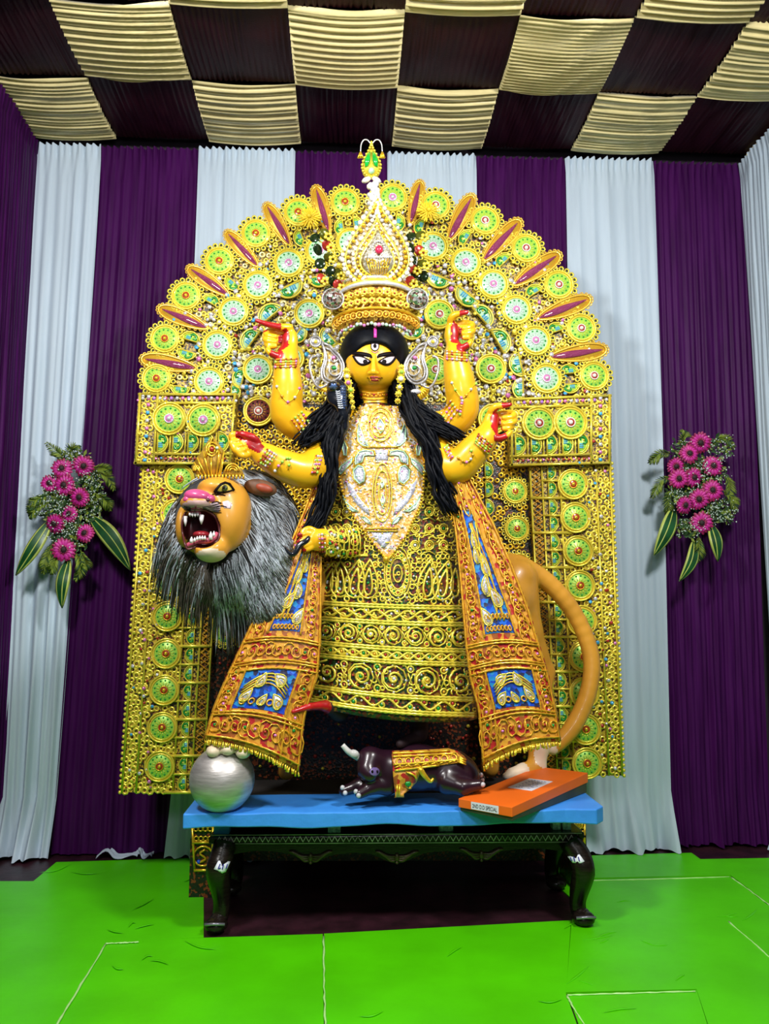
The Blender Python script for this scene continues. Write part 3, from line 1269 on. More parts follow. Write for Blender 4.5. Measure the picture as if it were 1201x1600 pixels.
# neck, trunk, legs
F.chain([g3(583, 598, 4.08), g3(583, 645, 4.11)], [.075, .088], .03)
F.chain([g3(517, 662, 4.12), g3(652, 662, 4.12)], [.085, .085], .04)
F.chain([g3(585, 680, 4.13), g3(587, 800, 4.14), g3(598, 900, 4.15)], [.155, .13, .19], .05)
F.chain([g3(560, 930, 4.12), g3(545, 1060, 4.08), g3(530, 1112, 4.03), g3(508, 1104, 3.94)], [.105, .06, .04, .026], .03)
F.chain([g3(508, 1102, 3.94), g3(482, 1104, 3.875), g3(458, 1112, 3.835)], [.024, .017, .011], .012)
F.chain([g3(640, 930, 4.14), g3(650, 1060, 4.12), g3(655, 1140, 4.10)], [.105, .065, .045], .03)
F.chain([g3(655, 1150, 4.10), g3(625, 1162, 3.99)], [.035, .022], .02)
RED = []


def hand(pts_wrist, palm, pr, prot, fingers, red, Y):
    F.ell(g3(palm[0], palm[1], Y), pr, .025, prot)
    for f, r0, r1 in fingers:
        F.chain([g3(*q) for q in f], [lerp(r0, r1, i / (len(f) - 1)) for i in range(len(f))], .005, 9 if len(f) > 2 else None)
    for (x, y, yy, r) in red:
        RED.append((np.array(g3(x, y, yy)), r))


def arm(pts, rs):
    F.chain([g3(*p) for p in pts], rs, .03, 13)


# raised arm, viewer's left: index finger pointing up
arm([(520, 665, 4.10), (478, 668, 4.05), (448, 648, 4.0), (449, 610, 3.97), (448, 572, 3.96), (449, 552, 3.96)], [.075, .075, .074, .070, .056, .046])
hand(None, (453, 534), (.040, .030, .076), None, [
    ([(452, 512, 3.955), (438, 511, 3.935), (419, 507, 3.925), (401, 501, 3.92)], .021, .010),
    ([(446, 518, 3.985), (424, 518, 3.975), (415, 521, 3.948), (420, 525, 3.922), (430, 526, 3.920)], .017, .013),
    ([(446, 526, 3.985), (423, 527, 3.975), (414, 529, 3.945), (419, 533, 3.920), (430, 534, 3.918)], .017, .013),
    ([(446, 535, 3.985), (425, 536, 3.975), (416, 537, 3.948), (420, 541, 3.922), (430, 541, 3.922)], .016, .012),
    ([(452, 553, 3.955), (436, 557, 3.925), (423, 552, 3.905), (418, 546, 3.905)], .022, .012)],
    [(442, 528, 3.945, .036), (442, 543, 3.94, .036), (432, 555, 3.905, .036), (408, 504, 3.92, .05), (430, 510, 3.92, .032), (446, 519, 3.93, .02)], 3.965)
# raised arm, viewer's right
arm([(650, 662, 4.10), (692, 668, 4.05), (722, 642, 4.0), (719, 605, 3.97), (713, 570, 3.96), (711, 548, 3.96)], [.075, .075, .074, .072, .058, .046])
hand(None, (706, 522), (.038, .030, .076), None, [
    ([(704, 501, 3.955), (708, 494, 3.935), (718, 490, 3.92), (729, 488, 3.915)], .021, .011),
    ([(713, 506, 3.985), (731, 505, 3.975), (738, 508, 3.948), (733, 512, 3.922), (724, 513, 3.920)], .017, .013),
    ([(713, 514, 3.985), (732, 514, 3.975), (739, 516, 3.945), (734, 520, 3.920), (724, 521, 3.918)], .017, .013),
    ([(713, 522, 3.985), (730, 522, 3.975), (736, 524, 3.948), (731, 527, 3.922), (724, 528, 3.922)], .016, .012),
    ([(706, 540, 3.955), (720, 544, 3.925), (731, 539, 3.905), (735, 533, 3.905)], .022, .012)],
    [(714, 515, 3.945, .036), (714, 530, 3.94, .036), (723, 542, 3.905, .034), (727, 489, 3.915, .035), (712, 505, 3.93, .02)], 3.965)
# middle arm, viewer's right
arm([(668, 690, 4.05), (695, 726, 3.98), (716, 730, 3.95), (736, 708, 3.92), (755, 688, 3.91), (761, 678, 3.91)], [.07, .075, .074, .068, .055, .046])
hand(None, (766, 662), (.040, .030, .08), Matrix.Rotation(.2, 3, 'Y'), [
    ([(768, 642, 3.895), (776, 635, 3.875), (787, 634, 3.87), (797, 632, 3.865)], .021, .010),
    ([(775, 648, 3.93), (795, 645, 3.92), (803, 648, 3.893), (798, 652, 3.868), (787, 653, 3.865)], .017, .013),
    ([(775, 656, 3.93), (796, 654, 3.92), (804, 657, 3.89), (799, 661, 3.865), (787, 662, 3.863)], .017, .013),
    ([(774, 664, 3.93), (793, 663, 3.92), (800, 666, 3.893), (795, 669, 3.868), (786, 670, 3.868)], .016, .012),
    ([(764, 679, 3.90), (779, 685, 3.87), (791, 681, 3.85), (797, 675, 3.85)], .022, .012)],
    [(776, 656, 3.89, .036), (775, 671, 3.885, .036), (782, 684, 3.85, .034), (794, 633, 3.865, .035), (777, 645, 3.875, .022)], 3.91)
# middle arm, viewer's left: fist turned up
arm([(512, 690, 4.06), (492, 728, 3.96), (474, 737, 3.92), (445, 728, 3.88), (418, 714, 3.85), (408, 709, 3.85)], [.07, .076, .074, .068, .052, .045])
hand(None, (390, 697), (.075, .05, .046), Matrix.Rotation(.45, 3, 'Y'), [
    ([(380, 690, 3.83), (366, 688, 3.81), (362, 680, 3.80), (372, 678, 3.80)], .019, .013),
    ([(382, 697, 3.82), (368, 699, 3.79), (362, 692, 3.785), (372, 688, 3.79)], .019, .013),
    ([(386, 703, 3.82), (373, 706, 3.785), (366, 700, 3.78), (376, 696, 3.785)], .018, .013),
    ([(391, 708, 3.825), (380, 712, 3.79), (372, 707, 3.785), (381, 703, 3.785)], .017, .012),
    ([(404, 696, 3.825), (396, 685, 3.80), (384, 680, 3.79), (376, 678, 3.79)], .022, .014)],
    [(388, 682, 3.79, .032), (376, 679, 3.79, .028), (397, 692, 3.79, .036), (404, 700, 3.80, .026)], 3.835)
# lower arm, viewer's left: hand let down over the shawl
arm([(532, 720, 4.13), (550, 800, 4.10), (552, 846, 4.02), (520, 845, 3.905), (502, 843, 3.87)], [.06, .06, .058, .05, .042])
hand(None, (493, 844), (.045, .03, .05), None, [
    ([(486, 834, 3.86), (477, 834, 3.85), (467, 836, 3.845)], .016, .011),
    ([(484, 841, 3.855), (475, 844, 3.845), (466, 847, 3.845)], .015, .011),
    ([(485, 848, 3.855), (477, 852, 3.845), (469, 854, 3.845)], .015, .010),
    ([(488, 854, 3.86), (481, 858, 3.85), (474, 860, 3.85)], .014, .009),
    ([(492, 830, 3.865), (482, 826, 3.855), (472, 830, 3.85)], .015, .010)],
    [(466, 837, 3.84, .020), (465, 848, 3.84, .018), (469, 855, 3.84, .016), (474, 860, 3.845, .014)], 3.87)


def pick(c):
    m = np.zeros(len(c), int)
    for q, r in RED:
        m[((c - q) ** 2).sum(1) < r * r] = 1
    ft = np.array(g3(480, 1105, 3.87))
    m[((c - ft) ** 2).sum(1) < .13 ** 2] = 1
    m[(c[:, 2] < P(585, 930, 4.1).z) & (m == 0)] = 2
    return m


body = link('body', F.mesh('body', [M_SKIN, M_ALTA, M_LEGSHADE], pick), idol)
BT = tree_of(body.data)
del F


def over(fn, name, mats, par, tree=BT, st=False):
    b = MB()
    fn(b)
    o = b.build(name, mats, par, recalc=False)
    return stuff(o) if st else o


# ---------------- the face
def almond(x0, x1, y0, y1, up, dn, n=10):
    """eye outline between the corners (x0, y0) and (x1, y1)"""
    top = [(lerp(x0, x1, t), lerp(y0, y1, t) - up * math.sin(pi * t)) for t in np.linspace(0, 1, n)]
    bot = [(lerp(x0, x1, t), lerp(y0, y1, t) + dn * math.sin(pi * t ** .8)) for t in np.linspace(1, 0, n)]
    return top + bot[1:-1]


for s in (-1, 1):
    X = lambda d: 583 + 2.2 + s * d
    w = MB(); patch(w, BT, almond(X(32), X(6), 557.5, 565, 2.8, 8.6), .0016); eye = w.build('eye', M_EYEW, body)
    w = MB(); patch(w, BT, circle2(X(14.5), 565.2, 3.5, 12), .0042); w.build('pupil', M_INK, body)
    w = MB()
    out = almond(X(34), X(5.5), 556.5, 565, 3.2, 9.0)
    draw(w, BT, out + out[:1], .0032, .0022, 0, 5)
    draw(w, BT, [(lerp(X(33), X(6), t), lerp(556.5, 565, t) + 9.2 * math.sin(pi * t ** .8)) for t in np.linspace(0.0, 1, 12)], .0062, .0022, 0, 5)
    w.build('eye_liner', M_INK, body)
    w = MB()
    bq = spline([(X(39), 552.0), (X(28), 552.5), (X(15), 554.0), (X(7), 556.0), (X(4.0), 559.5)], 14)
    rr = [.002, .006, .0095, .0115, .0125, .0125, .0125, .012, .011, .0105, .009, .0075, .006, .003]
    pts = [on(BT, q[0], q[1], .001) for q in bq]
    w.tube(pts, rr, 6, 0, flat=.3, nrm=(0, -1, 0))
    w.build('eyebrow', M_INK, body)
w = MB()
patch(w, BT, [(573.5, 590.3), (578, 588.6), (582.5, 587.2), (585.5, 588.2), (588.5, 587.2), (593, 588.6), (597.5, 590.3), (592, 591.2), (585.5, 591.0), (579, 591.2)], .0016)
patch(w, BT, [(576, 591.6), (585.5, 591.4), (595, 591.6), (591, 595.2), (585.5, 596.2), (580, 595.2)], .0016)
lab(w.build('lips', M_LIP, body), 'painted dark red lips')
w = MB(); draw(w, BT, [(573, 590.5), (579, 591.0), (585.5, 590.6), (592, 591.0), (598, 590.5)], .0013, .0022); w.build('mouth_line', M_INK, body)
w = MB(); patch(w, BT, circle2(585.5, 541, 6.2, 14, 7.5), .0016); draw(w, BT, circle2(585.5, 541, 6.2, 14, 7.5), .0025, .002, 1, closed=True)
patch(w, BT, circle2(585.5, 541, 2.6, 10, 3.2), .0034, 1)
draw(w, BT, [(580, 549), (585.5, 552), (591, 549)], .002, .002, 2)
lab(w.build('third_eye', [M_EYEW, M_INK, PINK], body), 'upright painted eye on the forehead')

# ---------------- hair
H = Field((P(505, 560, 4.0).x, 3.85, P(585, 680, 4.1).z), (P(665, 560, 4.0).x, 4.32, P(585, 490, 4.1).z), .007)
H.ell(g3(585, 554, 4.08), (.182, .195, .165), .02)
H.ell(g3(585, 585, 4.16), (.18, .10, .20), .03)
H.ell(g3(585.5, 579, 3.88), (.140, .165, .150), .012, None, True)
hair = link('hair', H.mesh('hair', [M_HAIR]), body)
stuff(hair)
b = MB()


def locks(guide, n, spread, r=.011, wave=.008):
    for i in range(n):
        ox, oy, oz = (random.gauss(0, 1) for _ in range(3))
        ph = random.uniform(0, 6)
        k = len(guide)
        pts = [(x + ox * spread * (.5 + .5 * j / (k - 1)), y + oz * spread * .5, Y + oy * .018) for j, (x, y, Y) in enumerate(guide)]
        q = spline(pts, 20)
        w = [P(*p) + V((wave * math.sin(j * 1.25 + ph), wave * math.cos(j * 1.5 + ph), 0)) for j, p in enumerate(q)]
        b.tube(w, [r * (1 - .65 * (j / 19) ** 2) for j in range(20)], 5)


locks([(546, 560, 4.03), (538, 600, 4.02), (520, 632, 3.98), (492, 660, 3.96), (470, 694, 3.95)], 26, 6)
locks([(546, 590, 4.02), (530, 640, 3.96), (500, 680, 3.94), (476, 697, 3.94)], 20, 6)
locks([(548, 590, 4.02), (532, 640, 3.95), (512, 690, 3.93), (510, 745, 3.925), (500, 795, 3.92), (478, 836, 3.91)], 44, 7)
locks([(550, 610, 4.02), (535, 650, 3.95), (524, 690, 3.93), (516, 740, 3.92), (504, 790, 3.92)], 20, 5)
locks([(624, 560, 4.03), (634, 600, 4.02), (655, 636, 3.98), (690, 662, 3.96), (720, 684, 3.95)], 30, 7)
locks([(624, 590, 4.02), (645, 640, 3.96), (680, 665, 3.94), (715, 686, 3.94)], 24, 6)
locks([(622, 590, 4.02), (645, 645, 3.95), (672, 690, 3.93), (684, 735, 3.925), (694, 770, 3.93), (710, 800, 3.93)], 34, 7)
locks([(620, 610, 4.02), (640, 650, 3.95), (665, 690, 3.93), (680, 730, 3.93)], 20, 5)
locks([(560, 612, 4.10), (556, 640, 4.04)], 14, 6)
locks([(606, 612, 4.10), (616, 645, 4.04)], 14, 6)
stuff(b.build('long_hair', M_HAIR, idol))
HT = tree_of(hair.data)
w = MB(); q = [on(HT, 586, y, .003) for y in (512, 517, 522, 528)]
w.tube(q, .0085, 6, 0, flat=.4, nrm=(0, -1, 0)); lab(w.build('parting_mark', mat('pink_vermilion', (.85, .06, .42), .4), body), 'pink mark along the hair parting')

# ---------------- gown
LV = [(636, 556, 614, .10, 4.11), (662, 535, 640, .15, 4.12), (700, 521, 668, .175, 4.13), (745, 516, 682, .185, 4.13), (790, 512, 694, .195, 4.135),
      (830, 503, 712, .205, 4.14), (870, 498, 720, .215, 4.14), (930, 495, 729, .225, 4.14), (1000, 493, 736, .235, 4.14), (1050, 490, 741, .243, 4.14), (1092, 482, 746, .25, 4.14), (1108, 474, 747, .252, 4.14)]


def lv(y, k):
    return interp([(a[0], a[k]) for a in LV], y)


def tilt(px, y):
    t = max(0, (y - 850) / 258)
    return (12 * (px - 600) / 130 + 6 * math.sin(pi * (px - 480) / 260)) * t if y > 850 else 0


def gown_pt(u, v):
    y = lerp(636, 1108, v)
    a = -pi / 2 + 2 * pi * u
    xl, xr, dr, yc = lv(y, 1), lv(y, 2), lv(y, 3), lv(y, 4)
    c, s = math.sin(a), math.cos(a)
    sq = 1 + .012 * math.sin(a * 14 + v * 5) * v
    px = (xl + xr) / 2 + (xr - xl) / 2 * c * .985
    p = P(px, y + tilt(px, y), yc)
    return p + V((0, -dr * s * sq, 0))


b = MB(); b.grid(gown_pt, 96, 50)
gown = b.build('gown', M_GOWN, idol)
so = gown.modifiers.new('cloth', 'SOLIDIFY'); so.thickness = .008; so.offset = -1
GT = tree_of(gown.data)

b = MB()
c1 = lambda x, y: (x, y + tilt(x, y))


def hband(y, r=.0075, x0=None, x1=None, rope=True, mi=0):
    xl = (x0 or lv(y, 1) + 1)
    xr = (x1 or lv(y, 2) - 1)
    pts = [c1(lerp(xl, xr, i / 60), y) for i in range(61)]
    rr = [r * (1 + (.35 if i % 2 else -.1)) for i in range(61)] if rope else r
    draw(b, GT, pts, rr if rope else r, .003, mi, 4)


def wave(y, amp, per, r=.0066, mi=0, x0=None, x1=None):
    xl, xr = x0 or lv(y, 1) + 2, x1 or lv(y, 2) - 2
    n = int((xr - xl) / per * 8)
    draw(b, GT, [c1(lerp(xl, xr, i / n), y + amp * math.sin(2 * pi * lerp(xl, xr, i / n) / per)) for i in range(n + 1)], r, .003, mi, 4)


def rng(x, y, R, r=.0050, mi=0, ry=None):
    draw(b, GT, [c1(*q) for q in circle2(x, y, R, 9, ry)], r, .003, mi, 4, closed=True)


def gem(x, y, r, mi):
    p = on(GT, *c1(x, y), .003)
    if p:
        b.ball(p, (r, r * .6, r), 7, 4, mi)


def spir(x, y, R, **k):
    draw(b, GT, [c1(*q) for q in spiral2(x, y, R, **k)], .0064, .003, 0, 4)


# hem bands
for y in (1106, 1102, 1083, 1079, 1031, 1027, 1011, 1007, 972, 968, 947, 943):
    hband(y)
wave(1092, 6.5, 44); wave(1092, 6.5, -44 + 88.001)
for i in range(13):
    x = 486 + i * 22
    rng(x, 1092 + (4 if i % 2 else -4), 4.5); gem(x, 1092 + (4 if i % 2 else -4), .009, 1 + i % 2)
wave(1019, 5, 34); wave(1019, -5, 34)
for i in range(15):
    gem(500 + i * 17, 1019, .008, (1, 2, 4)[i % 3]); rng(500 + i * 17, 1019, 4)
wave(957.5, 6.5, 48); wave(957.5, -6.5, 48)
for i in range(20):
    rng(500 + i * 12, 957.5 + (5 if i % 2 else -5), 4); gem(500 + i * 12, 957.5 + (5 if i % 2 else -5), .007, 1 + i % 4)
# scroll fields
for (y, R, n) in ((1055, 20, 5), (989, 14, 7)):
    xl, xr = lv(y, 1) + R + 3, lv(y, 2) - R - 3
    for i in range(n):
        x = lerp(xl, xr, i / (n - 1))
        s = 1 if i % 2 else -1
        spir(x, y, R, turns=1.7, a0=pi / 2 * s, sgn=s)
        spir(x, y, R * .72, turns=1.2, a0=-pi / 2 * s, sgn=s)
        rng(x, y, R * 1.0, .0045, ry=R * 1.0)
        rng(x, y, R * .22); gem(x, y, .011, 1 + i % 4)
        for k in range(6):
            t = 2 * pi * k / 6
            gem(x + R * .62 * math.cos(t), y + R * .62 * math.sin(t), .006, 1 + (k + i) % 4)
        if i < n - 1:
            xm = x + (xr - xl) / (n - 1) / 2
            for dy in (-R * .8, R * .8):
                rng(xm, y + dy, R * .25); gem(xm, y + dy, .008, 1 + i % 4)
            draw(b, GT, [c1(xm - 4, y - R * .5), c1(xm, y), c1(xm - 4, y + R * .5)], .004, .003)
            draw(b, GT, [c1(xm + 4, y - R * .5), c1(xm, y), c1(xm + 4, y + R * .5)], .004, .003)
# upper field: nested drops around a centre oval, leaning leaves at the sides
for R, mi in ((34, 0), (29, 0), (20, 0), (11, 0)):
    draw(b, GT, [c1(*q) for q in circle2(621, 895, R * .62, 18, R * 1.18)], .0048, .003, mi, 4, closed=True)
for k in range(16):
    t = 2 * pi * k / 16
    rng(621 + 24.5 * .62 * math.cos(t), 895 + 24.5 * 1.18 * math.sin(t), 3); gem(621 + 24.5 * .62 * math.cos(t), 895 + 24.5 * 1.18 * math.sin(t), .006, 1 + k % 4)
for x, a, L in ((512, 1.45, 56), (532, 1.65, 58), (553, 1.5, 60), (575, 1.6, 60), (667, 1.55, 62), (689, 1.45, 60), (710, 1.65, 60)):
    for w_, l_ in ((.30, 1), (.18, .7)):
        draw(b, GT, [c1(*q) for q in mango2(x, 925, L * l_, -a, .08, 16, w_)], .0062, .003, 0, 4, closed=True)
    for k in range(5):
        gem(x - 3 + 1.5 * k, 930 - k * 10, .008 - .0008 * k, 1 + (k + int(x)) % 4)
    rng(x + 11, 882, 4.5); gem(x + 11, 882, .008, 1 + int(x) % 4)
    rng(x + 10, 936, 4); rng(x - 10, 906, 3.5)
# bodice at both sides of the breastplate
for i in range(9):
    for x, y in ((508 + (i % 3) * 17, 800 + (i // 3) * 26), (648 + (i % 3) * 22, 800 + (i // 3) * 26)):
        rng(x, y, 7); rng(x, y, 4.2, .003); gem(x, y, .008, 1 + i % 4)
        draw(b, GT, [c1(x - 10, y + 12), c1(x, y + 9), c1(x + 9, y + 14)], .004, .003)
for k in range(6):
    draw(b, GT, [c1(655 + k * 8, 740 + k * 6), c1(676 + k * 6, 785 + k * 5), c1(690 + k * 4, 850)], .0045, .003)
    draw(b, GT, [c1(530 - k * 3, 780 + k * 4), c1(520 - k * 2, 830), c1(510 - k, 866)], .0042, .003)
hband(868, .006, 500, 575)
for (x0, y0, x1, y1) in ((520, 690, 540, 645), (522, 720, 519, 760), (662, 700, 640, 655)):
    draw(b, GT, [(x0, y0), (x1, y1)], .006, .003)
for y in (641, 646, 651):
    draw(b, GT, [(lerp(553, 617, i / 14), y + 6 * math.sin(pi * i / 14)) for i in range(15)], .0055, .004)
fill = MB()
occ = set()
for (x, y, z) in b.v:
    occ.add((round(x / .011), round(z / .011)))
rnd = random.Random(8)
yy = 700
while yy < 1100:
    xx = lv(yy, 1) + 4 + rnd.uniform(0, 4)
    while xx < lv(yy, 2) - 4:
        p = on(GT, *c1(xx, yy), .003)
        if p is not None:
            k = (round(p.x / .011), round(p.z / .011))
            near = sum((k[0] + i, k[1] + j) in occ for i in (-1, 0, 1) for j in (-1, 0, 1))
            if near <= 3:
                R = rnd.uniform(2.6, 4.2)
                if rnd.random() < .55:
                    draw(fill, GT, [c1(*q) for q in circle2(xx, yy, R, 7)], .0042, .003, 0, 4, closed=True)
                else:
                    a = rnd.uniform(0, 6.3)
                    draw(fill, GT, [c1(xx + R * 1.5 * math.cos(a + t) , yy + R * 1.5 * math.sin(a + t)) for t in (0, .6, 1.2, 1.8, 2.4)], .0045, .003, 0, 4)
        xx += 7.5
    yy += 6.5
b.add(fill.v, fill.f, 0)
stuff(b.build('gold_embroidery', [GOLD_L, RUBY, LEAFG, SILVER, GOLD_O], gown))
w = MB()
for i in range(420):
    y = random.uniform(870, 1100); x = random.uniform(lv(y, 1) + 3, lv(y, 2) - 3)
    p = on(GT, *c1(x, y), .002)
    if p:
        w.disc(p, random.uniform(.004, .007), .004, 6, random.choice((0, 0, 1, 2, 3, 4)), V((1, random.gauss(0, .3), 0)).normalized(), V((0, random.gauss(0, .3), 1)).normalized())
stuff(w.build('sequins', [SILVER, GOLD_L, LEAFG, RUBY, GOLD_O], gown))

# sleeve of the lowered arm
sp = spline([(560, 850, 4.03), (546, 849, 3.985), (526, 847, 3.925), (504, 845, 3.885)], 24)
b = MB(); b.tube([P(*q) for q in sp], [lerp(.088, .072, i / 23) for i in range(24)], 18)
slv = b.build('sleeve', M_GOWN, idol)
ST = tree_of(slv.data)
b = MB()
for i in range(0, 24, 3):
    x, y = sp[i][0], sp[i][1]
    draw(b, ST, [(x - 4 + 6 * math.cos(t), y + 24 * math.sin(t)) for t in np.linspace(-1.5, 1.5, 14)], .005, .003)
for i in range(22):
    x, y = random.uniform(508, 556), random.uniform(826, 868)
    draw(b, ST, circle2(x, y, 6, 9), .0042, .003, 0, 4, closed=True)
    p = on(ST, x, y, .004)
    if p:
        b.ball(p, .009, 6, 4, 1 + i % 3)
stuff(b.build('gold_embroidery', [GOLD_L, RUBY, LEAFG, SILVER], slv))

# ---------------- breastplate
BPL = [(634, 563, 620), (645, 556, 628), (665, 541, 641), (688, 528, 659), (708, 526, 663), (728, 527, 661), (745, 531, 661), (765, 535, 660), (785, 541, 657), (800, 548, 652),
       (818, 561, 643), (835, 572, 636), (852, 585, 624), (868, 598, 612), (873, 603, 607)]


def bp(u, v):
    y = lerp(634, 873, v)
    xl, xr = interp([(a[0], a[1]) for a in BPL], y), interp([(a[0], a[2]) for a in BPL], y)
    px = lerp(xl, xr, u)
    yc = interp([(634, 3.985), (680, 3.945), (760, 3.925), (873, 3.905)], y)
    q = P(px, y, yc + .10 * ((px - 597) / 70) ** 2)
    h = on(GT, px, y, .018)
    return h if h is not None and h.y < q.y else q


b = MB(); b.grid(bp, 24, 40)
plate = b.build('breastplate', mosaic('silver_gold_mosaic', [(.70, .42, .08), (.72, .60, .42), (.66, .34, .05), (.74, .70, .70), (.72, .46, .10), (.70, .40, .08)], 100, .4, .1), idol)
so = plate.modifiers.new('thick', 'SOLIDIFY'); so.thickness = .012; so.offset = -1
PT = tree_of(plate.data)
CX = 596.0


def bfill(polys, name, m, off=.004):
    w = MB()
    for pl in polys:
        patch(w, PT, pl, off, 0, 2, .004)
    o = w.build(name, m, plate)
    return o


def mir(pl):
    return [(2 * CX - x, y) for x, y in pl]


M_CRYST = mosaic('crystal_foil', [(.66, .66, .76), (.52, .56, .72), (.78, .75, .82), (.48, .48, .60)], 130, .25, .2)
sh = {
    'crescent': [(541, 750), (545, 768), (555, 785), (566, 797), (578, 806), (575, 794), (566, 784), (557, 772), (549, 757)],
    'mango': [(553, 735), (554, 748), (562, 756), (569, 752), (570, 740), (567, 730), (560, 728)],
    'hook': [(556, 726), (556, 715), (562, 706), (572, 704), (582, 706), (584, 712), (576, 711), (569, 712), (566, 722)],
    'wing': [(534, 742), (529, 738), (534, 728), (544, 721), (551, 716), (549, 724), (542, 731)],
    'fin': [(538, 780), (536, 774), (542, 786), (554, 796), (560, 799), (552, 799), (544, 794)],
    'shoulder': [(561, 664), (559, 676), (560, 690), (568, 697), (576, 698), (570, 688), (566, 676)],
    'side': [(536, 700), (539, 690), (543, 700), (542, 712), (538, 712)],
    'low': [(565, 808), (572, 816), (580, 820), (578, 814), (571, 808)],
}
outl = []
for nm, pl in sh.items():
    for q in (pl, mir(pl)):
        bfill([q], 'crystal_inlay', M_CRYST)
        outl.append(q)
lower = [(578, 832), (614, 832), (607, 845), (601, 856), (596, 850), (586, 842)]
for q in ([(579, 831), (615, 831), (608, 846), (600, 858), (590, 848)], [(586, 703), (606, 703), (606, 719), (586, 719)],
          [(593, 655), (589, 664), (589, 670), (594, 678), (599, 672), (600, 664)], [(598, 772), (594, 782), (597, 792), (601, 783)], [(597, 750), (594, 757), (597, 763), (600, 757)]):
    bfill([q], 'crystal_inlay', M_CRYST)
    outl.append(q)
w = MB()
for q in outl:
    draw(w, PT, q, .0042, .006, 4, 4, closed=True)
    qc = (sum(p[0] for p in q) / len(q), sum(p[1] for p in q) / len(q))
    draw(w, PT, [(lerp(p[0], qc[0], -.22), lerp(p[1], qc[1], -.18)) for p in q], .0036, .005, 1, 4, closed=True)
sil = [(x0, y) for (y, x0, x1) in BPL] + [(x1, y) for (y, x0, x1) in BPL[::-1]]
sil = [(lerp(x, CX, .03), y * .99 + 7.5) for x, y in sil]
draw(w, PT, sil, .005, .005, 0, 4, closed=True)
draw(w, PT, [(lerp(x, CX, .10), lerp(y, 750, .05)) for x, y in sil], .004, .005, 1, 4, closed=True)
for R, rr in ((24, .004), (18, .004), (9, .004)):
    draw(w, PT, circle2(CX + 1, 770, R * .62, 20, R * 1.9), rr, .006, 0, 4, closed=True)
    draw(w, PT, circle2(CX - 2, 664, R * .8, 16, R * 1.1), rr, .006, 0, 4, closed=True)
for y in (699, 826, 830):
    draw(w, PT, [(lerp(570, 622, i / 10), y) for i in range(11)], .004, .006, 1, 4)
random.seed(11)
for i in range(330):
    y = random.uniform(640, 860)
    xl, xr = interp([(a[0], a[1]) for a in BPL], y), interp([(a[0], a[2]) for a in BPL], y)
    p = on(PT, lerp(xl, xr, random.uniform(.05, .95)), y, .004)
    if p:
        w.ball(p, random.uniform(.003, .0055), 6, 4, random.choices((0, 2, 3, 4), (4, 5, 2, 1))[0])
for q in sil[::1]:
    pass
n = 110
per = [V(q) for q in sil] + [V(sil[0])]
for i in range(n):
    t = i / n * (len(per) - 1)
    k = int(t)
    q = per[k].lerp(per[k + 1], t - k)
    q = V((lerp(q.x, CX, -.035), q.y + .5))
    p = on(PT, q.x, q.y, .004) or P(q.x, q.y, 3.97)
    w.ball(p, .0072, 6, 4, 1)
stuff(w.build('gold_filigree', [GOLD_L, GOLD, SILVER, PINK, MINT], plate))
w = MB(); w.ball(P(603, 874, 3.90), (.016, .014, .02), 8, 6, 0); w.build('pendant_bead', GOLD, plate)


# ---------------- the two shawl panels that hang at the sides
class Panel:
    def __init__(self, L, R, Y, bulge):
        self.L, self.R, self.Y, self.bu = L, R, Y, bulge

    def __call__(self, u, v, off=0.0):
        a, c = spl(self.L, v), spl(self.R, v)
        px, py = lerp(a[0], c[0], u), lerp(a[1], c[1], u)
        py += 10 * math.sin(pi * u) * min(1, v * 1.2) * -1
        return P(px, py, interp(self.Y, v) - self.bu * math.sin(pi * min(1, max(0, u))) * (.35 + .65 * v) - off + .008 * math.sin(u * 9 + v * 4))


def spl(pts, v):
    k = len(pts) - 1
    t = v * k
    i = min(int(t), k - 1)
    return V(pts[i]).lerp(V(pts[i + 1]), t - i)


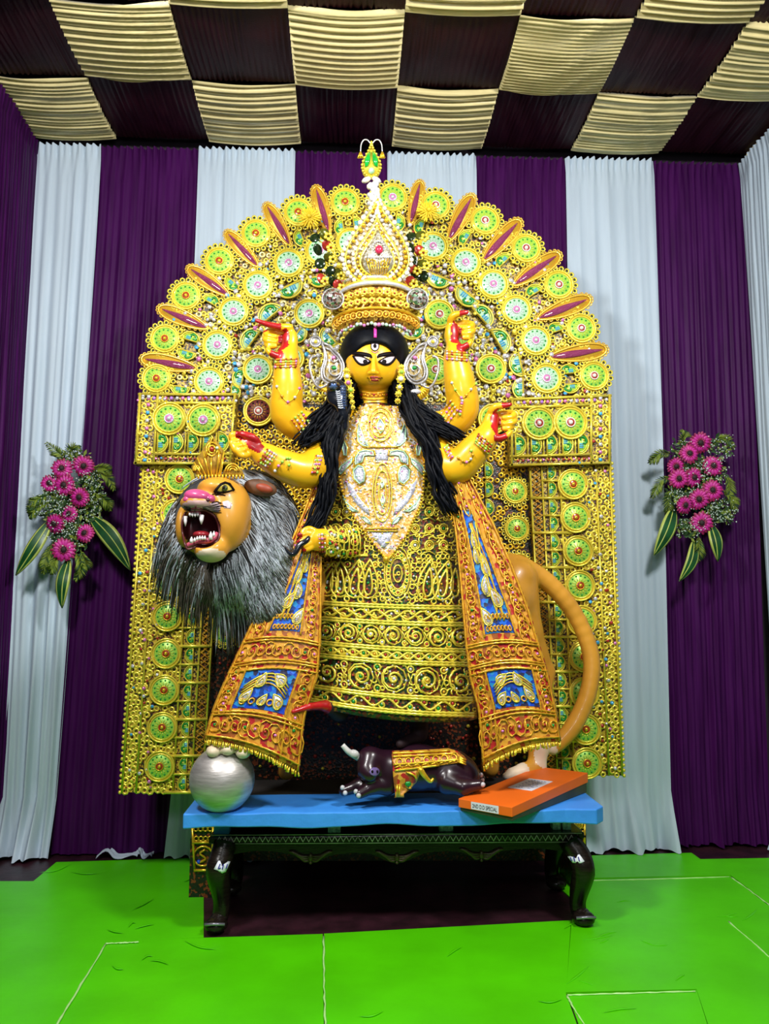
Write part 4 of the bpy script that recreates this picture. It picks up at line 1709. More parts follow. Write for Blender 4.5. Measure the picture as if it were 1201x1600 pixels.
def shawl(L, R, Yt, bulge, mirror):
    S = Panel(L, R, Yt, bulge)
    m = (lambda u: 1 - u) if mirror else (lambda u: u)
    b = MB(); b.grid(lambda u, v: S(u, v), 20, 60)
    if mirror:
        pass
    cl = b.build('shawl_panel', M_SHAWL, idol)
    so = cl.modifiers.new('cloth', 'SOLIDIFY'); so.thickness = .007; so.offset = 0

    def field(u0, u1, v0, v1, name, mt, crv=0.0):
        w = MB()
        w.grid(lambda u, v: S(m(lerp(u0(v) if callable(u0) else u0, u1, u)), lerp(v0, v1, v), .006), 10, 14)
        o = w.build(name, mt, cl)
        return o
    field(lambda v: lerp(.46, .30, v), .72, .20, .60, 'blue_cloth_field', M_BLUEF)
    field(.20, .78, .74, .885, 'blue_cloth_field', M_BLUEF)
    w = MB()

    def cord(pts, r, mi=0, closed=False, off=.009):
        w.tube([S(m(u), v, off) for u, v in pts], r, 4, mi, closed)

    def vline(u, v0, v1, r=.0055, mi=0, n=44):
        cord([(u(t) if callable(u) else u, lerp(v0, v1, t)) for t in np.linspace(0, 1, n)], [r * (1.3 if i % 2 else .85) for i in range(n)], mi)

    def hline(v, u0=.0, u1=1.0, r=.0055, mi=0, n=30):
        cord([(lerp(u0, u1, t), v) for t in np.linspace(0, 1, n)], [r * (1.3 if i % 2 else .85) for i in range(n)], mi)
    vline(.02, 0, 1); vline(.985, 0, 1)
    vline(lambda t: lerp(.46, .29, t), .18, .61); vline(.73, .18, .61); vline(.80, .72, .99); vline(.2, .72, .90)
    for v in (.625, .635, .705, .715, .735, .895, .905, .985):
        hline(v)
    # scrolls and red gems on the borders
    rnd = random.Random(5)
    asp = .36

    def scroll(u, v, R):
        cord([(u + R * q[0], v + R * asp * q[1]) for q in spiral2(0, 0, 1, 1.3, rnd.uniform(0, 6), rnd.choice((-1, 1)), 12)], .004)
        p = S(m(u), v, .008)
        w.ball(p, .008, 6, 4, rnd.choice((2, 2, 2, 3, 4)))
    for i in range(26):
        v = .03 + i * .023
        ub = lerp(.5, .15, min(1, max(0, (v - .0) / .6)))
        scroll(lerp(.24, .15, v / .6), v, .10)
        scroll(.86, v, .085)
        if v < .2:
            scroll(.55, v, .12)
    for i in range(9):
        scroll(.07 + i * .108, .67, .085); scroll(.07 + i * .108, .943, .095)
    for i in range(7):
        scroll(.90, .735 + i * .03, .07)
        scroll(.10, .735 + i * .026, .07)
    # dot rows on the blue
    for i in range(7):
        for v in (.545, .585):
            cord([(.36 + i * .052 + .02 * q[0], v + .009 * q[1]) for q in circle2(0, 0, 1, 7)], .0042, 0, True)
    for i in range(5):
        cord([(.3 + i * .1 + .032 * q[0], .86 + .011 * q[1]) for q in circle2(0, 0, 1, 8)], .0045, 0, True)
    # curls round the paisleys
    for k in range(4):
        cord([(lerp(.25, .74, t), .80 - .045 * math.sin(pi * t) + .012 * k) for t in np.linspace(0, 1, 12)], .0042, 0 if k % 2 else 1)
        cord([(.46 + .03 * k + .10 * math.sin(t * 3 + k), lerp(.24, .56, t)) for t in np.linspace(0, 1, 14)], .0042, 0 if k % 2 else 1)
    o = stuff(w.build('gold_embroidery', [GOLD_O, GOLD_L, RUBY, PINK, LEAFG], cl))
    # white paisleys
    for (u, v, L_, a) in ((.62, .31, .17, -2.2), (.52, .40, .2, -1.9), (.44, .50, .2, -1.3), (.60, .46, .2, -2.4), (.64, .56, .18, -1.4), (.64, .36, .15, -2.0),
                          (.70, .862, .15, -2.7), (.42, .795, .15, -1.7), (.30, .850, .15, -1.4), (.66, .785, .16, -2.9), (.50, .865, .12, -1.5)):
        w = MB()
        pts = [(u + q[0], v + q[1] * asp) for q in mango2(0, 0, L_, a, .3, 14, .42)]
        ctr = S(m(u), v, .012)
        P3 = [S(m(min(max(x, .02), .98)), y, .012) for x, y in pts]
        w.prism(P3 if not mirror else P3[::-1], (0, .006, 0), 0)
        w.tube(P3, .0036, 4, 1, True)
        w.tube([p.lerp(ctr, .45) + V((0, -.002, 0)) for p in P3], .002, 4, 1, True)
        o = w.build('white_paisley', [M_CRYST, GOLD_L], cl)
    # fringe
    w = MB()
    for i in range(46):
        u = (i + .5) / 46
        p = S(u, 1.0)
        q = p + V((random.uniform(-.008, .008), random.uniform(-.012, .004), -random.uniform(.018, .03)))
        w.tube([p, q], [.004, .0065], 4, i % 2)
    o = stuff(w.build('fringe', [GOLD, GOLD_L], cl))
    return cl


M_BLUEF = mosaic('blue_sequin_cloth', [(0.01, 0.06, .55), (0.02, .16, .75), (.01, .05, .3), (.03, .03, .08), (.02, .25, .6)], 50, .35)
shawl([(497, 740), (476, 795), (453, 850), (430, 900), (404, 950), (380, 1000), (352, 1060), (333, 1105), (318, 1154)],
      [(514, 744), (508, 800), (503, 850), (502, 900), (502, 950), (501, 1005), (496, 1058), (476, 1120), (467, 1206)],
      [(0, 3.97), (.3, 3.93), (.6, 3.90), (1, 3.86)], .05, False)
shawl([(688, 700), (700, 760), (711, 830), (717, 890), (722, 950), (727, 1010), (734, 1062), (747, 1110), (754, 1196)],
      [(703, 694), (738, 755), (772, 820), (799, 880), (824, 945), (842, 1005), (857, 1055), (868, 1105), (876, 1158)],
      [(0, 3.98), (.3, 3.94), (.6, 3.90), (1, 3.88)], .05, True)

# ================================================================== crown and jewels of the idol
random.seed(21)
ASILV = mat('aged_silver', (.50, .49, .50), .28, .55, .4, 60)
YC = 3.96
crown = MB()
# bowl behind the teardrop, and the flared band over the brow
def ringpath(cx, y, rx, ry, sag, Y0, n=40, half=True):
    """front half of a ring round the head, in pixels, dipping by sag at the middle"""
    out = []
    for i in range(n + 1):
        t = pi * i / n
        out.append(P(cx - rx * math.cos(t), y + sag * math.sin(t), Y0 - ry * math.sin(t)))
    return out


def band(b, rows, mi=0, n=40):
    vs = [p for r in rows for p in ringpath(*r, n=n)]
    fs = []
    for j in range(len(rows) - 1):
        for i in range(n):
            a = j * (n + 1) + i
            fs.append((a, a + 1, a + n + 2, a + n + 1))
    b.add(vs, fs, mi)


band(crown, [(586, 524, 60, .19, -18, 4.09), (587, 505, 66, .21, -24, 4.09), (587, 482, 58, .18, -22, 4.09), (588, 470, 62, .20, -28, 4.09), (588, 452, 54, .18, -16, 4.08), (588, 440, 48, .15, -8, 4.08)])
cr = crown.build('crown', mosaic('gold_sequin_cap', [(.75, .45, .04), (.5, .25, .03), (.85, .6, .08), (.2, .08, .02)], 70, .3, .3), idol)
so = cr.modifiers.new('thick', 'SOLIDIFY'); so.thickness = .012; so.offset = -1
b = MB()
for r, rad, mi in (((587, 505, 67, .215, -24, 4.09), .009, 1), ((587, 484, 59, .19, -23, 4.09), .008, 0), ((588, 470, 63, .205, -28, 4.09), .012, 2), ((588, 464, 60, .20, -26, 4.09), .009, 0), ((588, 441, 49, .155, -8, 4.08), .010, 2)):
    b.tube(ringpath(*r), rad, 6, mi)
for j, (r, n, rad) in enumerate((((587, 494, 64, .222, -24, 4.09), 17, .021), ((587, 480, 58, .212, -24, 4.09), 15, .019))):
    for i in range(1, n):
        k = ringpath(*r, n=n)[i]
        for q in range(6):                           # a small yellow flower
            a = 2 * pi * q / 6 + i
            b.ball(k + V((rad * .55 * math.cos(a), -.006, rad * .55 * math.sin(a))), (rad * .42, .006, rad * .42), 6, 4, 0)
        b.ball(k + V((0, -.012, 0)), .006, 6, 4, 3)
for i, k in enumerate(ringpath(587, 513, 64, .215, -22, 4.09, n=19)[1:-1]):   # orange loops over the brow
    b.ring(k + V((0, -.006, 0)), .017, .0045, 9, 4)
    b.ball(k + V((0, -.004, 0)), (.008, .006, .01), 6, 4, 4)
for i, k in enumerate(ringpath(586, 526, 56, .20, -19, 4.09, n=30)[1:-1]):     # crystals at the hairline
    b.ball(k + V((0, -.006, random.uniform(-.004, .006))), random.uniform(.008, .012), 7, 4, (2, 5, 2, 6)[i % 4])
stuff(b.build('crown_trim', [GOLD_L, GOLD, SILVER, RUBY, GOLD_O, MINT, PINK], cr))

# teardrop plate
def drop2(cx, top, bot, hw, n=40, sharp=1.25):
    out = []
    for i in range(n):
        t = 2 * pi * i / n
        s = (1 - math.cos(t)) / 2                   # 0 at the tip, 1 at the bottom
        out.append((cx + hw * math.sin(t) * math.sin(pi * s / 2) ** sharp * 1.16, top + (bot - top) * s))
    return out


b = MB()
b.prism([P(x, y, YC - .02) for x, y in drop2(589, 298, 448, 57)], (0, .03, 0))
td = b.build('crown_teardrop', mosaic('pearl_sequin', [(.8, .74, .5), (.9, .86, .8), (.65, .5, .2), (.85, .8, .6), (.5, .36, .12)], 75, .3, .2), cr, recalc=True)
b = MB()
for (top, bot, hw, n, rad, mi) in ((297, 449, 58, 56, .0125, 0), (312, 442, 49, 48, .0115, 1), (325, 438, 41, 44, .010, 0), (345, 434, 33, 40, .008, 1)):
    for (x, y) in drop2(589, top, bot, hw, n):
        b.ball(P(x + random.uniform(-1, 1), y, YC - .032), rad * random.uniform(.8, 1.15), 7, 5, mi if random.random() < .8 else 3)
for (top, bot, hw, r) in ((352, 432, 29, .005), (335, 436, 38, .004), (305, 446, 54, .005)):
    b.tube([P(x, y, YC - .035) for x, y in drop2(589, top, bot, hw, 36)], r, 5, 2, True)
stuff(b.build('pearl_strings', [PEARL, GOLD, GOLD_L, SILVER], cr))
b = MB()
b.prism([P(x, y, YC - .045) for x, y in drop2(591, 356, 430, 26, 24)], (0, .02, 0))
o = b.build('filigree_drop', mosaic('silver_filigree', [(.75, .72, .6), (.55, .5, .35), (.4, .36, .2), (.85, .82, .75)], 130, .25, .4), cr, recalc=True)
b = MB()
for i in range(9):
    x = 571 + i * 5
    b.tube([P(x, 408 - abs(i - 4) * 1.5, YC - .05), P(591 + (x - 591) * .6, 428, YC - .05)], .003, 4, 0)
    b.ball(P(x, 402, YC - .05), .007, 6, 4, 1)
for i in range(14):
    a = 2 * pi * i / 14
    b.ball(P(591 + 9 * math.cos(a), 386 + 9 * math.sin(a), YC - .05), .006, 6, 4, 1)
for sx in (-1, 1):
    b.tube([P(591 + sx * q[0], 418 + q[1], YC - .05) for q in spiral2(9, -6, 8, 1.4, 0, sx)], .003, 4, 0)
stuff(b.build('filigree', [GOLD, SILVER], cr))
b = MB(); b.ball(P(592, 390, YC - .06), (.021, .016, .024), 10, 7); lab(b.build('crown_gem', PINK if 0 else mat('rose_ruby', (.65, .03, .10), .12, 0, .3, 40, coat=.6), cr), 'round rose red gem')

# finial
b = MB()
for i in range(26):
    t = i / 25
    b.ball(P(583 + random.uniform(-10, 10) * (1 - t * .4), lerp(318, 285, t), YC - .02), random.uniform(.010, .017), 7, 5, random.choice((0, 0, 1, 2)))
b.prism([P(x, y, YC - .01) for x, y in drop2(580, 222, 276, 16.5, 24)], (0, .03, 0), 2)
fin = b.build('crown_finial', [PEARL, SILVER, GOLD_L], cr, recalc=True)
b = MB()
for (x, y) in drop2(580, 222, 276, 16, 30):
    b.ball(P(x, y, YC - .016), .007, 6, 4, 0)
for s in (-1, 1):
    b.tube([P(580 + s * x, y, YC - .005) for x, y in spline([(0, 226), (6, 219), (12, 219), (16, 226), (17, 238)], 14)], .0035, 5, 1)
    for k in range(5):
        b.tube([P(580 + s * 17, 237, YC - .005), P(580 + s * (17 + (k - 2) * 2.0), 247, YC - .005 + random.uniform(-.01, .01))], [.004, .005], 4, 2)
    q = P(580 + s * 8, 281, YC - .02)
    b.ball(q, (.028, .016, .014), 8, 5, 3, Matrix.Rotation(.5 * s, 3, 'Y'))
stuff(b.build('wire_loops', [GOLD_L, SILVER, GOLD, PEARL], cr))
for s in (-1, 1):
    b = MB()
    b.prism([P(580 + s * x, y, YC - .02) for x, y in ((1.5, 236), (6, 240), (10.5, 250), (10, 260), (5, 258), (2, 250))][::s], (0, .01, 0))
    b.build('green_gem', mat('green_glass', (.01, .45, .05), .1, 0, .3, 40, coat=.6), cr, recalc=True)
b = MB(); b.ball(P(580, 267, YC - .022), .017, 9, 6); b.build('crystal', MINT, cr)

# glitter balls, sprays of dark discs, yellow daisies
GLIT = mosaic('mirror_tiles', [(.5, .5, .45), (.08, .05, .05), (.75, .75, .7), (.25, .1, .08), (.15, .3, .15), (.4, .42, .4)], 90, .15, .5)
for x in (520, 652):
    b = MB(); b.ball(P(x, 467, YC), .052, 16, 12); gb = b.build('glitter_ball', GLIT, cr)
    b = MB(); b.ring(P(x, 467, YC - .01), .055, .005, 20, 0); b.build('ball_rim', ASILV, cr)
for s, pts in ((-1, [(492, 372), (507, 366), (496, 390), (511, 384), (500, 412), (514, 402), (516, 424), (502, 436), (520, 440), (527, 428), (512, 452), (528, 446)]),
               (1, [(641, 370), (657, 368), (640, 388), (655, 392), (643, 408), (660, 412), (650, 428), (640, 440), (661, 432), (652, 448), (632, 450), (645, 420)])):
    b = MB()
    ctr = [P(x, y, YC + .06 + random.uniform(-.02, .02)) for x, y in pts]
    b.tube([ctr[0], ctr[3], ctr[6], ctr[-1]], .004, 5, 2)
    for i, p in enumerate(ctr):
        t1, t2 = random.gauss(0, .4), random.gauss(0, .4)
        b.disc(p, .030, .006, 12, (0, 1, 0, 3)[i % 4], V((1, t1, 0)).normalized(), V((0, t2, 1)).normalized(), dome=.008)
        if i % 2:
            for q in range(5):
                a = 2 * pi * q / 5 + i
                b.ball(p + V((.016 * math.cos(a) + .02, -.02, .016 * math.sin(a) - .02)), (.011, .006, .011), 6, 4, 2)
    b.build('disc_spray', [mat('bottle_green_disc', (.012, .03, .008), .15, .2, coat=.5), mat('olive_disc', (.10, .11, .01), .2, .3), GOLD_L, RUBY], cr)


def petals(b, c, R, n, mi, ax, ay, lift=.3, w=.5, r0=.12):
    nn = ax.cross(ay)
    for i in range(n):
        a = 2 * pi * i / n + random.uniform(-.06, .06)
        d = ax * math.cos(a) + ay * math.sin(a)
        e = ax * -math.sin(a) + ay * math.cos(a)
        L = R * random.uniform(.92, 1.06)
        ww = w * 2 * pi * R / n
        pr = [(r0, .45, 0), (.45, 1, .14), (.8, .95, .16), (1, .35, .05)]
        vs = []
        for t, k, h in pr:
            o = c + d * (L * t) + nn * (h * lift * R)
            vs += [o - e * ww * k * .5 - nn * .004, o + nn * R * .05, o + e * ww * k * .5 - nn * .004]
        fs = []
        for j in range(3):
            for q in (0, 1):
                fs.append((j * 3 + q, j * 3 + q + 1, j * 3 + q + 4, j * 3 + q + 3))
        b.add(vs, fs, mi)


DAISY = mat('yellow_petal', (.93, .66, .02), .5, 0, .15, 20)
for x, y in ((483, 340), (669, 330)):
    c = P(x, y, YB - .10)
    b = MB()
    petals(b, c, .072, 22, 0, V((1, 0, 0)), V((0, 0, 1)), .35)
    petals(b, c + V((0, -.012, 0)), .052, 16, 0, V((1, 0, 0)), V((0, 0, 1)), .4)
    petals(b, c + V((0, -.02, 0)), .034, 12, 0, V((1, 0, 0)), V((0, 0, 1)), .5)
    b.tube([c, c + V((0, .09, 0))], .008, 6, 0)
    o = b.build('daisy', DAISY, bd)
    b = MB(); b.ball(c + V((0, -.026, 0)), (.016, .012, .016), 8, 5); b.build('daisy_heart', DAISY, o)

# ---------------- mango-shaped ear wings, ear drops, choker, arm jewels
for s in (-1, 1):
    MX = lambda x: 585 + s * (585 - x)               # written for the viewer's left, mirrored for the right
    if s == 1:
        MX = lambda x: 1167 - x + 2
    else:
        MX = lambda x: x
    Yw = 3.99
    b = MB()
    body2 = spline([(500, 534), (506, 545), (507, 562), (502, 580), (505, 594), (520, 600), (534, 590), (537, 572), (530, 556), (521, 547), (515, 540)], 30)
    q = [P(MX(x), y, Yw) for x, y in body2]
    b.prism(q if s == -1 else q[::-1], (0, .02, 0), 0)
    wing = b.build('ear_wing', mosaic('gold_ear_foil', [(.75, .55, .2), (.85, .7, .4), (.6, .4, .1), (.8, .75, .6)], 90, .3, .3), idol, recalc=True)
    b = MB()
    b.tube([P(MX(x), y, Yw - .008) for x, y in body2 + [body2[0]]], .0075, 5, 0)
    b.tube([P(MX(lerp(x, 520, .2)), lerp(y, 575, .2), Yw - .010) for x, y in body2 + [body2[0]]], .005, 5, 0)
    b.tube([P(MX(x), y, Yw - .01) for x, y in spline([(512, 600), (500, 606), (490, 596), (484, 575), (486, 560), (494, 556)], 18)], .007, 5, 0)
    b.tube([P(MX(x), y, Yw - .01) for x, y in spiral2(522, 577, 12, 1.3, 0, 1)], .005, 5, 0)
    b.tube([P(MX(x), y, Yw - .01) for x, y in spiral2(521, 560, 7, 1.0, 0, 1)], .004, 5, 0)
    b.ball(P(MX(521), 559, Yw - .012), .011, 8, 5, 2)
    b.ball(P(MX(522), 575, Yw - .012), (.014, .009, .01), 8, 5, 3)
    stuff(b.build('silver_scrolls', [ASILV, GOLD, PINK, LEAFG], wing))
    b = MB()
    b.disc(P(MX(493), 534, Yw), .032, .014, 16, 0, **NY)
    b.ring(P(MX(493), 534, Yw - .014), .026, .006, 16, 0)
    b.ball(P(MX(493), 534, Yw - .016), .010, 8, 5, 1)
    b.build('ear_rosette', [ASILV, GOLD_L], wing)
    b = MB()
    for i in range(15):                              # the pleated gold fan below
        a = lerp(.15, pi - .15, i / 14)
        c = V((522, 602))
        p0, p1 = (c.x - 12 * math.cos(a), c.y + 9 * math.sin(a)), (c.x - 24 * math.cos(a), c.y + (25 if s == 1 else 12) * math.sin(a))
        b.tube([P(MX(p0[0]), p0[1], Yw - .004), P(MX(p1[0]), p1[1], Yw - .004)], [.006, .010], 5, 0)
    b.build('gold_fan', GOLD, wing)
    if s == 1:
        b = MB()
        b.ball(P(MX(520), 612, Yw - .012), (.03, .012, .014), 8, 5)
        b.build('crystal', SILVER, wing)
    # ear drop
    b = MB()
    ex = [(541, 580, .015, 1), (542, 589, .017, 0), (544, 599, .02, 2), (548, 610, .017, 3), (548, 620, .013, 1), (550, 629, .011, 1), (551, 637, .009, 4)] if s == -1 else \
         [(627, 574, .013, 1), (627, 582, .017, 3), (626, 593, .022, 0), (624, 606, .016, 0), (622, 616, .015, 1), (621, 627, .013, 4)]
    for x, y, r, mi in ex:
        p = P(x, y, 3.93)
        b.disc(p, r, .01, 10, 1, **NY)
        b.ball(p + V((0, -.012, 0)), r * .62, 8, 5, mi)
        for k in range(8):
            a = 2 * pi * k / 8
            b.ball(p + V((r * math.cos(a), -.004, r * math.sin(a))), .0042, 5, 3, 1)
    b.build('ear_drop', [PEARL, GOLD_L, PINK, LIME, GOLD_O], idol)

b = MB()
for y in (612, 617, 622):
    draw(b, BT, [(x, y + 2.5 * math.sin(pi * (x - 563) / 42)) for x in range(563, 606, 3)], .0038, .003, 1, 4)
for i in range(7):
    p = on(BT, 566 + i * 6, 617, .006)
    if p:
        b.ball(p, .007, 6, 4, (2, 1, 1)[i % 3])
b.build('choker', [GOLD_L, GOLD_O, RUBY], idol)


def bangle(pts, w, name='bangle'):
    """a bracelet over the arm between pixel pairs, drawn on its visible side"""
    b = MB()
    for k in range(w):
        t = k / max(1, w - 1)
        (x0, y0), (x1, y1) = pts[0], pts[1]
        dx, dy = pts[2]
        line = [(lerp(x0, x1, i / 14) + dx * t, lerp(y0, y1, i / 14) + dy * t) for i in range(15)]
        draw(b, BT, line, .0042 if k % 2 else .0055, .003, k % 2, 4)
        for i in range(1, 14, 3):
            p = on(BT, *line[i], .006)
            if p:
                b.ball(p, .0075 if k % 2 else .005, 6, 4, random.choice((2, 3, 4, 5)))
    return b.build(name, [GOLD_O, GOLD_L, PINK, LIME, RUBY, SILVER], idol)


bangle([(430, 562), (464, 561), (-1, 12)], 4)
bangle([(697, 549), (730, 552), (0, 12)], 4)
bangle([(741, 692), (762, 709), (6, -14)], 5)
bangle([(418, 702), (404, 722), (14, 8)], 5)
bangle([(499, 834), (500, 862), (8, 0)], 3)
for pts in ([(455, 655), (470, 676), (14, -12)], [(486, 640), (497, 664), (0, 0)], [(706, 625), (684, 655), (10, 14)], [(693, 700), (704, 720), (4, -4)], [(494, 712), (486, 740), (8, 0)]):
    bangle(pts, 4, 'armlet')
# necklaces of little studs laid over the arms
b = MB()
for pts in ([(428, 590), (436, 610), (448, 628), (462, 618), (470, 596)], [(742, 600), (732, 612), (722, 622), (710, 606), (704, 592)], [(722, 626), (718, 650)],
            [(430, 735), (440, 722), (452, 716), (450, 734)], [(716, 716), (728, 722), (738, 712), (734, 700)]):
    q = spline(pts, 18)
    draw(b, BT, [(a[0], a[1]) for a in q], .0028, .003, 0, 4)
    for i in range(0, 18, 3):
        p = on(BT, q[i][0], q[i][1], .005)
        if p:
            b.ball(p, .0085, 6, 4, random.choice((1, 2, 3, 4)))
stuff(b.build('stud_chains', [GOLD, PINK, LIME, SILVER, GOLD_O], idol))

# ================================================================== stand: plinth, blue board, table
ZB = .574                                            # top of the blue board
M_SKY = mat('sky_blue_paint', (0.05, 0.32, 1.0), 0.5, 0, 0.12, 6, 0.25, 25)
M_DKWOOD = mat('black_lacquered_wood', (0.012, 0.008, 0.006), 0.25, 0, 0.5, 14, 0.1, 40, spec=.3, stretch=(1, 1, 8))
YT = PZ(620, 1452).y                                 # front legs of the table
YF = PZ(620, 1268, ZB).y                             # front edge of the board
YBK = PZ(450, 1241, ZB).y

xa, xb = PZ(292, 1264, ZB).x, PZ(940, 1258, ZB).x
b = MB()
n = 40
top, bot = [], []
for i in range(n + 1):
    x = lerp(xa, xb, i / n)
    top.append((x, YF + .012 * math.sin(i * .9) * math.sin(i * .23) + (.06 if i == n else 0)))
vs = []
for x, y in top:
    vs += [(x, y, ZB), (x, y + .004, ZB - .066 + .006 * math.sin(x * 9)), (x, YBK, ZB), (x, YBK, ZB - .066)]
fs = []
for i in range(n):
    a, c = i * 4, i * 4 + 4
    fs += [(a, c, c + 2, a + 2), (a + 1, c + 1, c, a), (a + 3, c + 3, c + 1, a + 1), (a + 2, c + 2, c + 3, a + 3)]
fs += [(0, 2, 3, 1), (n * 4, n * 4 + 1, n * 4 + 3, n * 4 + 2)]
b.add(vs, fs)
board = tag(bevel(b.build('blue_board', M_SKY, smooth=False, recalc=True), .006), 'sky blue painted board across the top of the black table', 'board')
b = MB(); b.box((xa + .12, YBK + .004, P(620, 1303, YT).z + .001), (xb - .14, 4.6, ZB))
tag(bevel(b.build('dark_platform', mat('black_platform_cloth', (.008, .006, .006), .8), smooth=False), .008), 'black platform behind the blue board, under the idol and the lion', 'platform')

# low black table with carved legs
ZT = P(620, 1303, YT).z
tb = thing('low_table', 'low black carved wooden table with curved legs and a silver zigzag edge', 'table', (P(620, 1400, YT).x, YT + .35, 0))
xl, xr = P(327, 1303, YT).x, P(911, 1303, YT).x
b = MB(); b.box((xl, YT - .02, ZT - .03), (xr, YT + .58, ZT)); bevel(b.build('table_top', M_DKWOOD, tb, smooth=False), .006)
f = [(345, 1338), (400, 1330), (450, 1334), (485, 1349), (520, 1336), (575, 1334), (620, 1349), (665, 1333), (715, 1331), (750, 1343), (785, 1330), (840, 1326), (893, 1332)]
b = MB()
pts = [P(x, y, YT + .005) for x, y in [(q[0], q[1]) for q in spline(f, 60)]]
vs, fs = [], []
for p in pts:
    vs += [p, V((p.x, p.y, ZT - .028)), p + V((0, .03, 0)), V((p.x, p.y + .03, ZT - .028))]
for i in range(len(pts) - 1):
    a, c = i * 4, i * 4 + 4
    fs += [(a, c, c + 1, a + 1), (a + 2, a + 3, c + 3, c + 2), (a, a + 2, c + 2, c), (a + 1, c + 1, c + 3, a + 3)]
b.add(vs, fs)
ap = b.build('apron', M_DKWOOD, tb, smooth=False, recalc=True)
M_CARVE = mat('worn_gilt', (.07, .045, .02), .35, .3, .4, 40)
for cx, cy in ((485, 1338), (620, 1338), (752, 1334)):
    b = MB()
    for s in (-1, 1):
        for k in range(3):
            q = spline([(cx + s * 2, cy + 6 - k * 3), (cx + s * (9 + k * 3), cy + 7 - k * 3.5), (cx + s * (17 + k * 5), cy - k * 3), (cx + s * (22 + k * 6), cy - 5 - k)], 10)
            b.tube([P(x, y, YT - .002) for x, y in q], [.003 + .006 * math.sin(pi * (i + .5) / 10) for i in range(10)], 5, 0)
    b.ball(P(cx, cy + 2, YT), (.012, .010, .02), 8, 5)
    b.ball(P(cx, cy + 10, YT), (.008, .008, .008), 8, 5)
    b.build('carved_shell', M_CARVE, ap)
b = MB()
zz = [P(lerp(338, 906, i / 126), 1312 + (-4.2 if i % 2 else 4.2) - 3 * i / 126, YT - .021) for i in range(127)]
b.tube(zz, .0034, 4, 0, nrm=(0, -1, 0))
for dy in (-7, 6.5):
    b.tube([P(330, 1312 + dy, YT - .021), P(909, 1309 + dy, YT - .021)], .0022, 4, 0)
b.build('zigzag_trim', mat('tarnished_silver', (.42, .40, .34), .35, .4, .5, 12), tb)
M_PAPER = mat('label_paper', (.80, .82, .92), .5, 0, .04, 20)
M_INKB = mat('blue_ink', (.02, .02, .30), .5)
for side, path in ((-1, [(352, 1316), (346, 1340), (340, 1362), (346, 1400), (345, 1428), (338, 1446)]), (1, [(889, 1314), (905, 1338), (911, 1362), (903, 1398), (903, 1420), (910, 1434)])):
    for back in (0, 1):
        q = spline([(x, y, YT + (.0, -.03, -.05, .02, .03, .0)[i]) for i, (x, y) in enumerate(path)], 26)
        w = [P(*p) + V((0, back * .50, 0)) for p in q]
        w = [V((p.x, p.y, max(p.z - (w[-1].z - .036) * (i / 25) ** 1.5, .034))) for i, p in enumerate(w)]
        rr = [interp([(0, .055), (.2, .058), (.4, .056), (.65, .040), (.85, .040), (1, .046)], i / 25) for i in range(26)]
        b = MB()
        b.tube(w, rr, 8)
        c = w[-1]
        b.ball(c + V((0, -.012, .004)), (.056, .055, .034), 12, 8)
        lg = b.build('leg', M_DKWOOD, tb)
        if not back:
            TT = tree_of(lg.data)
            b = MB()
            b.tube([c + V((-.046, -.056, .02)), c + V((0, -.066, .026)), c + V((.046, -.056, .02))], .007, 5)
            b.build('foot_band', mat('steel_grey', (.3, .3, .36), .25, .6), lg)
            b = MB()
            pp = [(334, 1358), (341, 1345), (359, 1346), (352, 1362), (346, 1364), (340, 1360)] if side < 0 else [(887, 1338), (905, 1335), (913, 1346), (907, 1349), (895, 1348)]
            patch(b, TT, pp, .004, 0, 2)
            for (x0, y0, x1, y1) in (((341, 1357, 344, 1350), (346, 1358, 348, 1350), (352, 1357, 354, 1350), (341, 1357, 345, 1356)) if side < 0 else ((894, 1345, 892, 1339), (899, 1346, 897, 1338), (905, 1346, 903, 1339))):
                draw(b, TT, [(lerp(x0, x1, i / 4), lerp(y0, y1, i / 4)) for i in range(5)], .003, .006, 1)
            if b.v:
                lab(b.build('paper_label', [M_PAPER, M_INKB], lg), 'white paper label with blue marks')

# blocks that carry the board
for i, (px, w, mt, l) in enumerate(((346, 24, M_SKY, 'blue wooden block under the left end of the blue board'), (522, 20, WHITE, 'white block between table and blue board, left of the middle'),
                                   (697, 22, WHITE, 'white block between table and blue board, below the orange box label'),
                                   (870, 12, WHITE, 'narrow white block under the orange box, inner one of the pair at the right leg'), (886, 13, WHITE, 'narrow white block under the right end of the blue board, outer one of the pair'))):
    b = MB()
    p, q = P(px - w / 2, 1300, YT + .03), P(px + w / 2, 1300, YT + .03)
    b.box((p.x, p.y, ZT), (q.x, p.y + .06, ZB - .069))
    tag(bevel(b.build('support_block', mt if mt is M_SKY else mat('chipped_white_paint', (.80, .82, .86), .5, 0, .5, 60), smooth=False), .003), l, 'block', 'blocks under the blue board')

# ================================================================== steel ball
bc = P(347, 1219, 3.93)
R = .152
b = MB(); b.ball(bc, R, 40, 26)
M_BALL = mat('brushed_silver_paint', (.58, .55, .53), .42, .6, .25, 8, .12, 25, stretch=(1, 1, 6))
bc.z = ZB + R - .012
b = MB(); b.ball(bc, R, 40, 26)
vv = [(x, y, max(z, ZB)) for x, y, z in b.v]
b.v = vv
tag(b.build('steel_ball', M_BALL), 'large silver ball under the lion\'s front paw, at the left end of the blue board', 'ball')

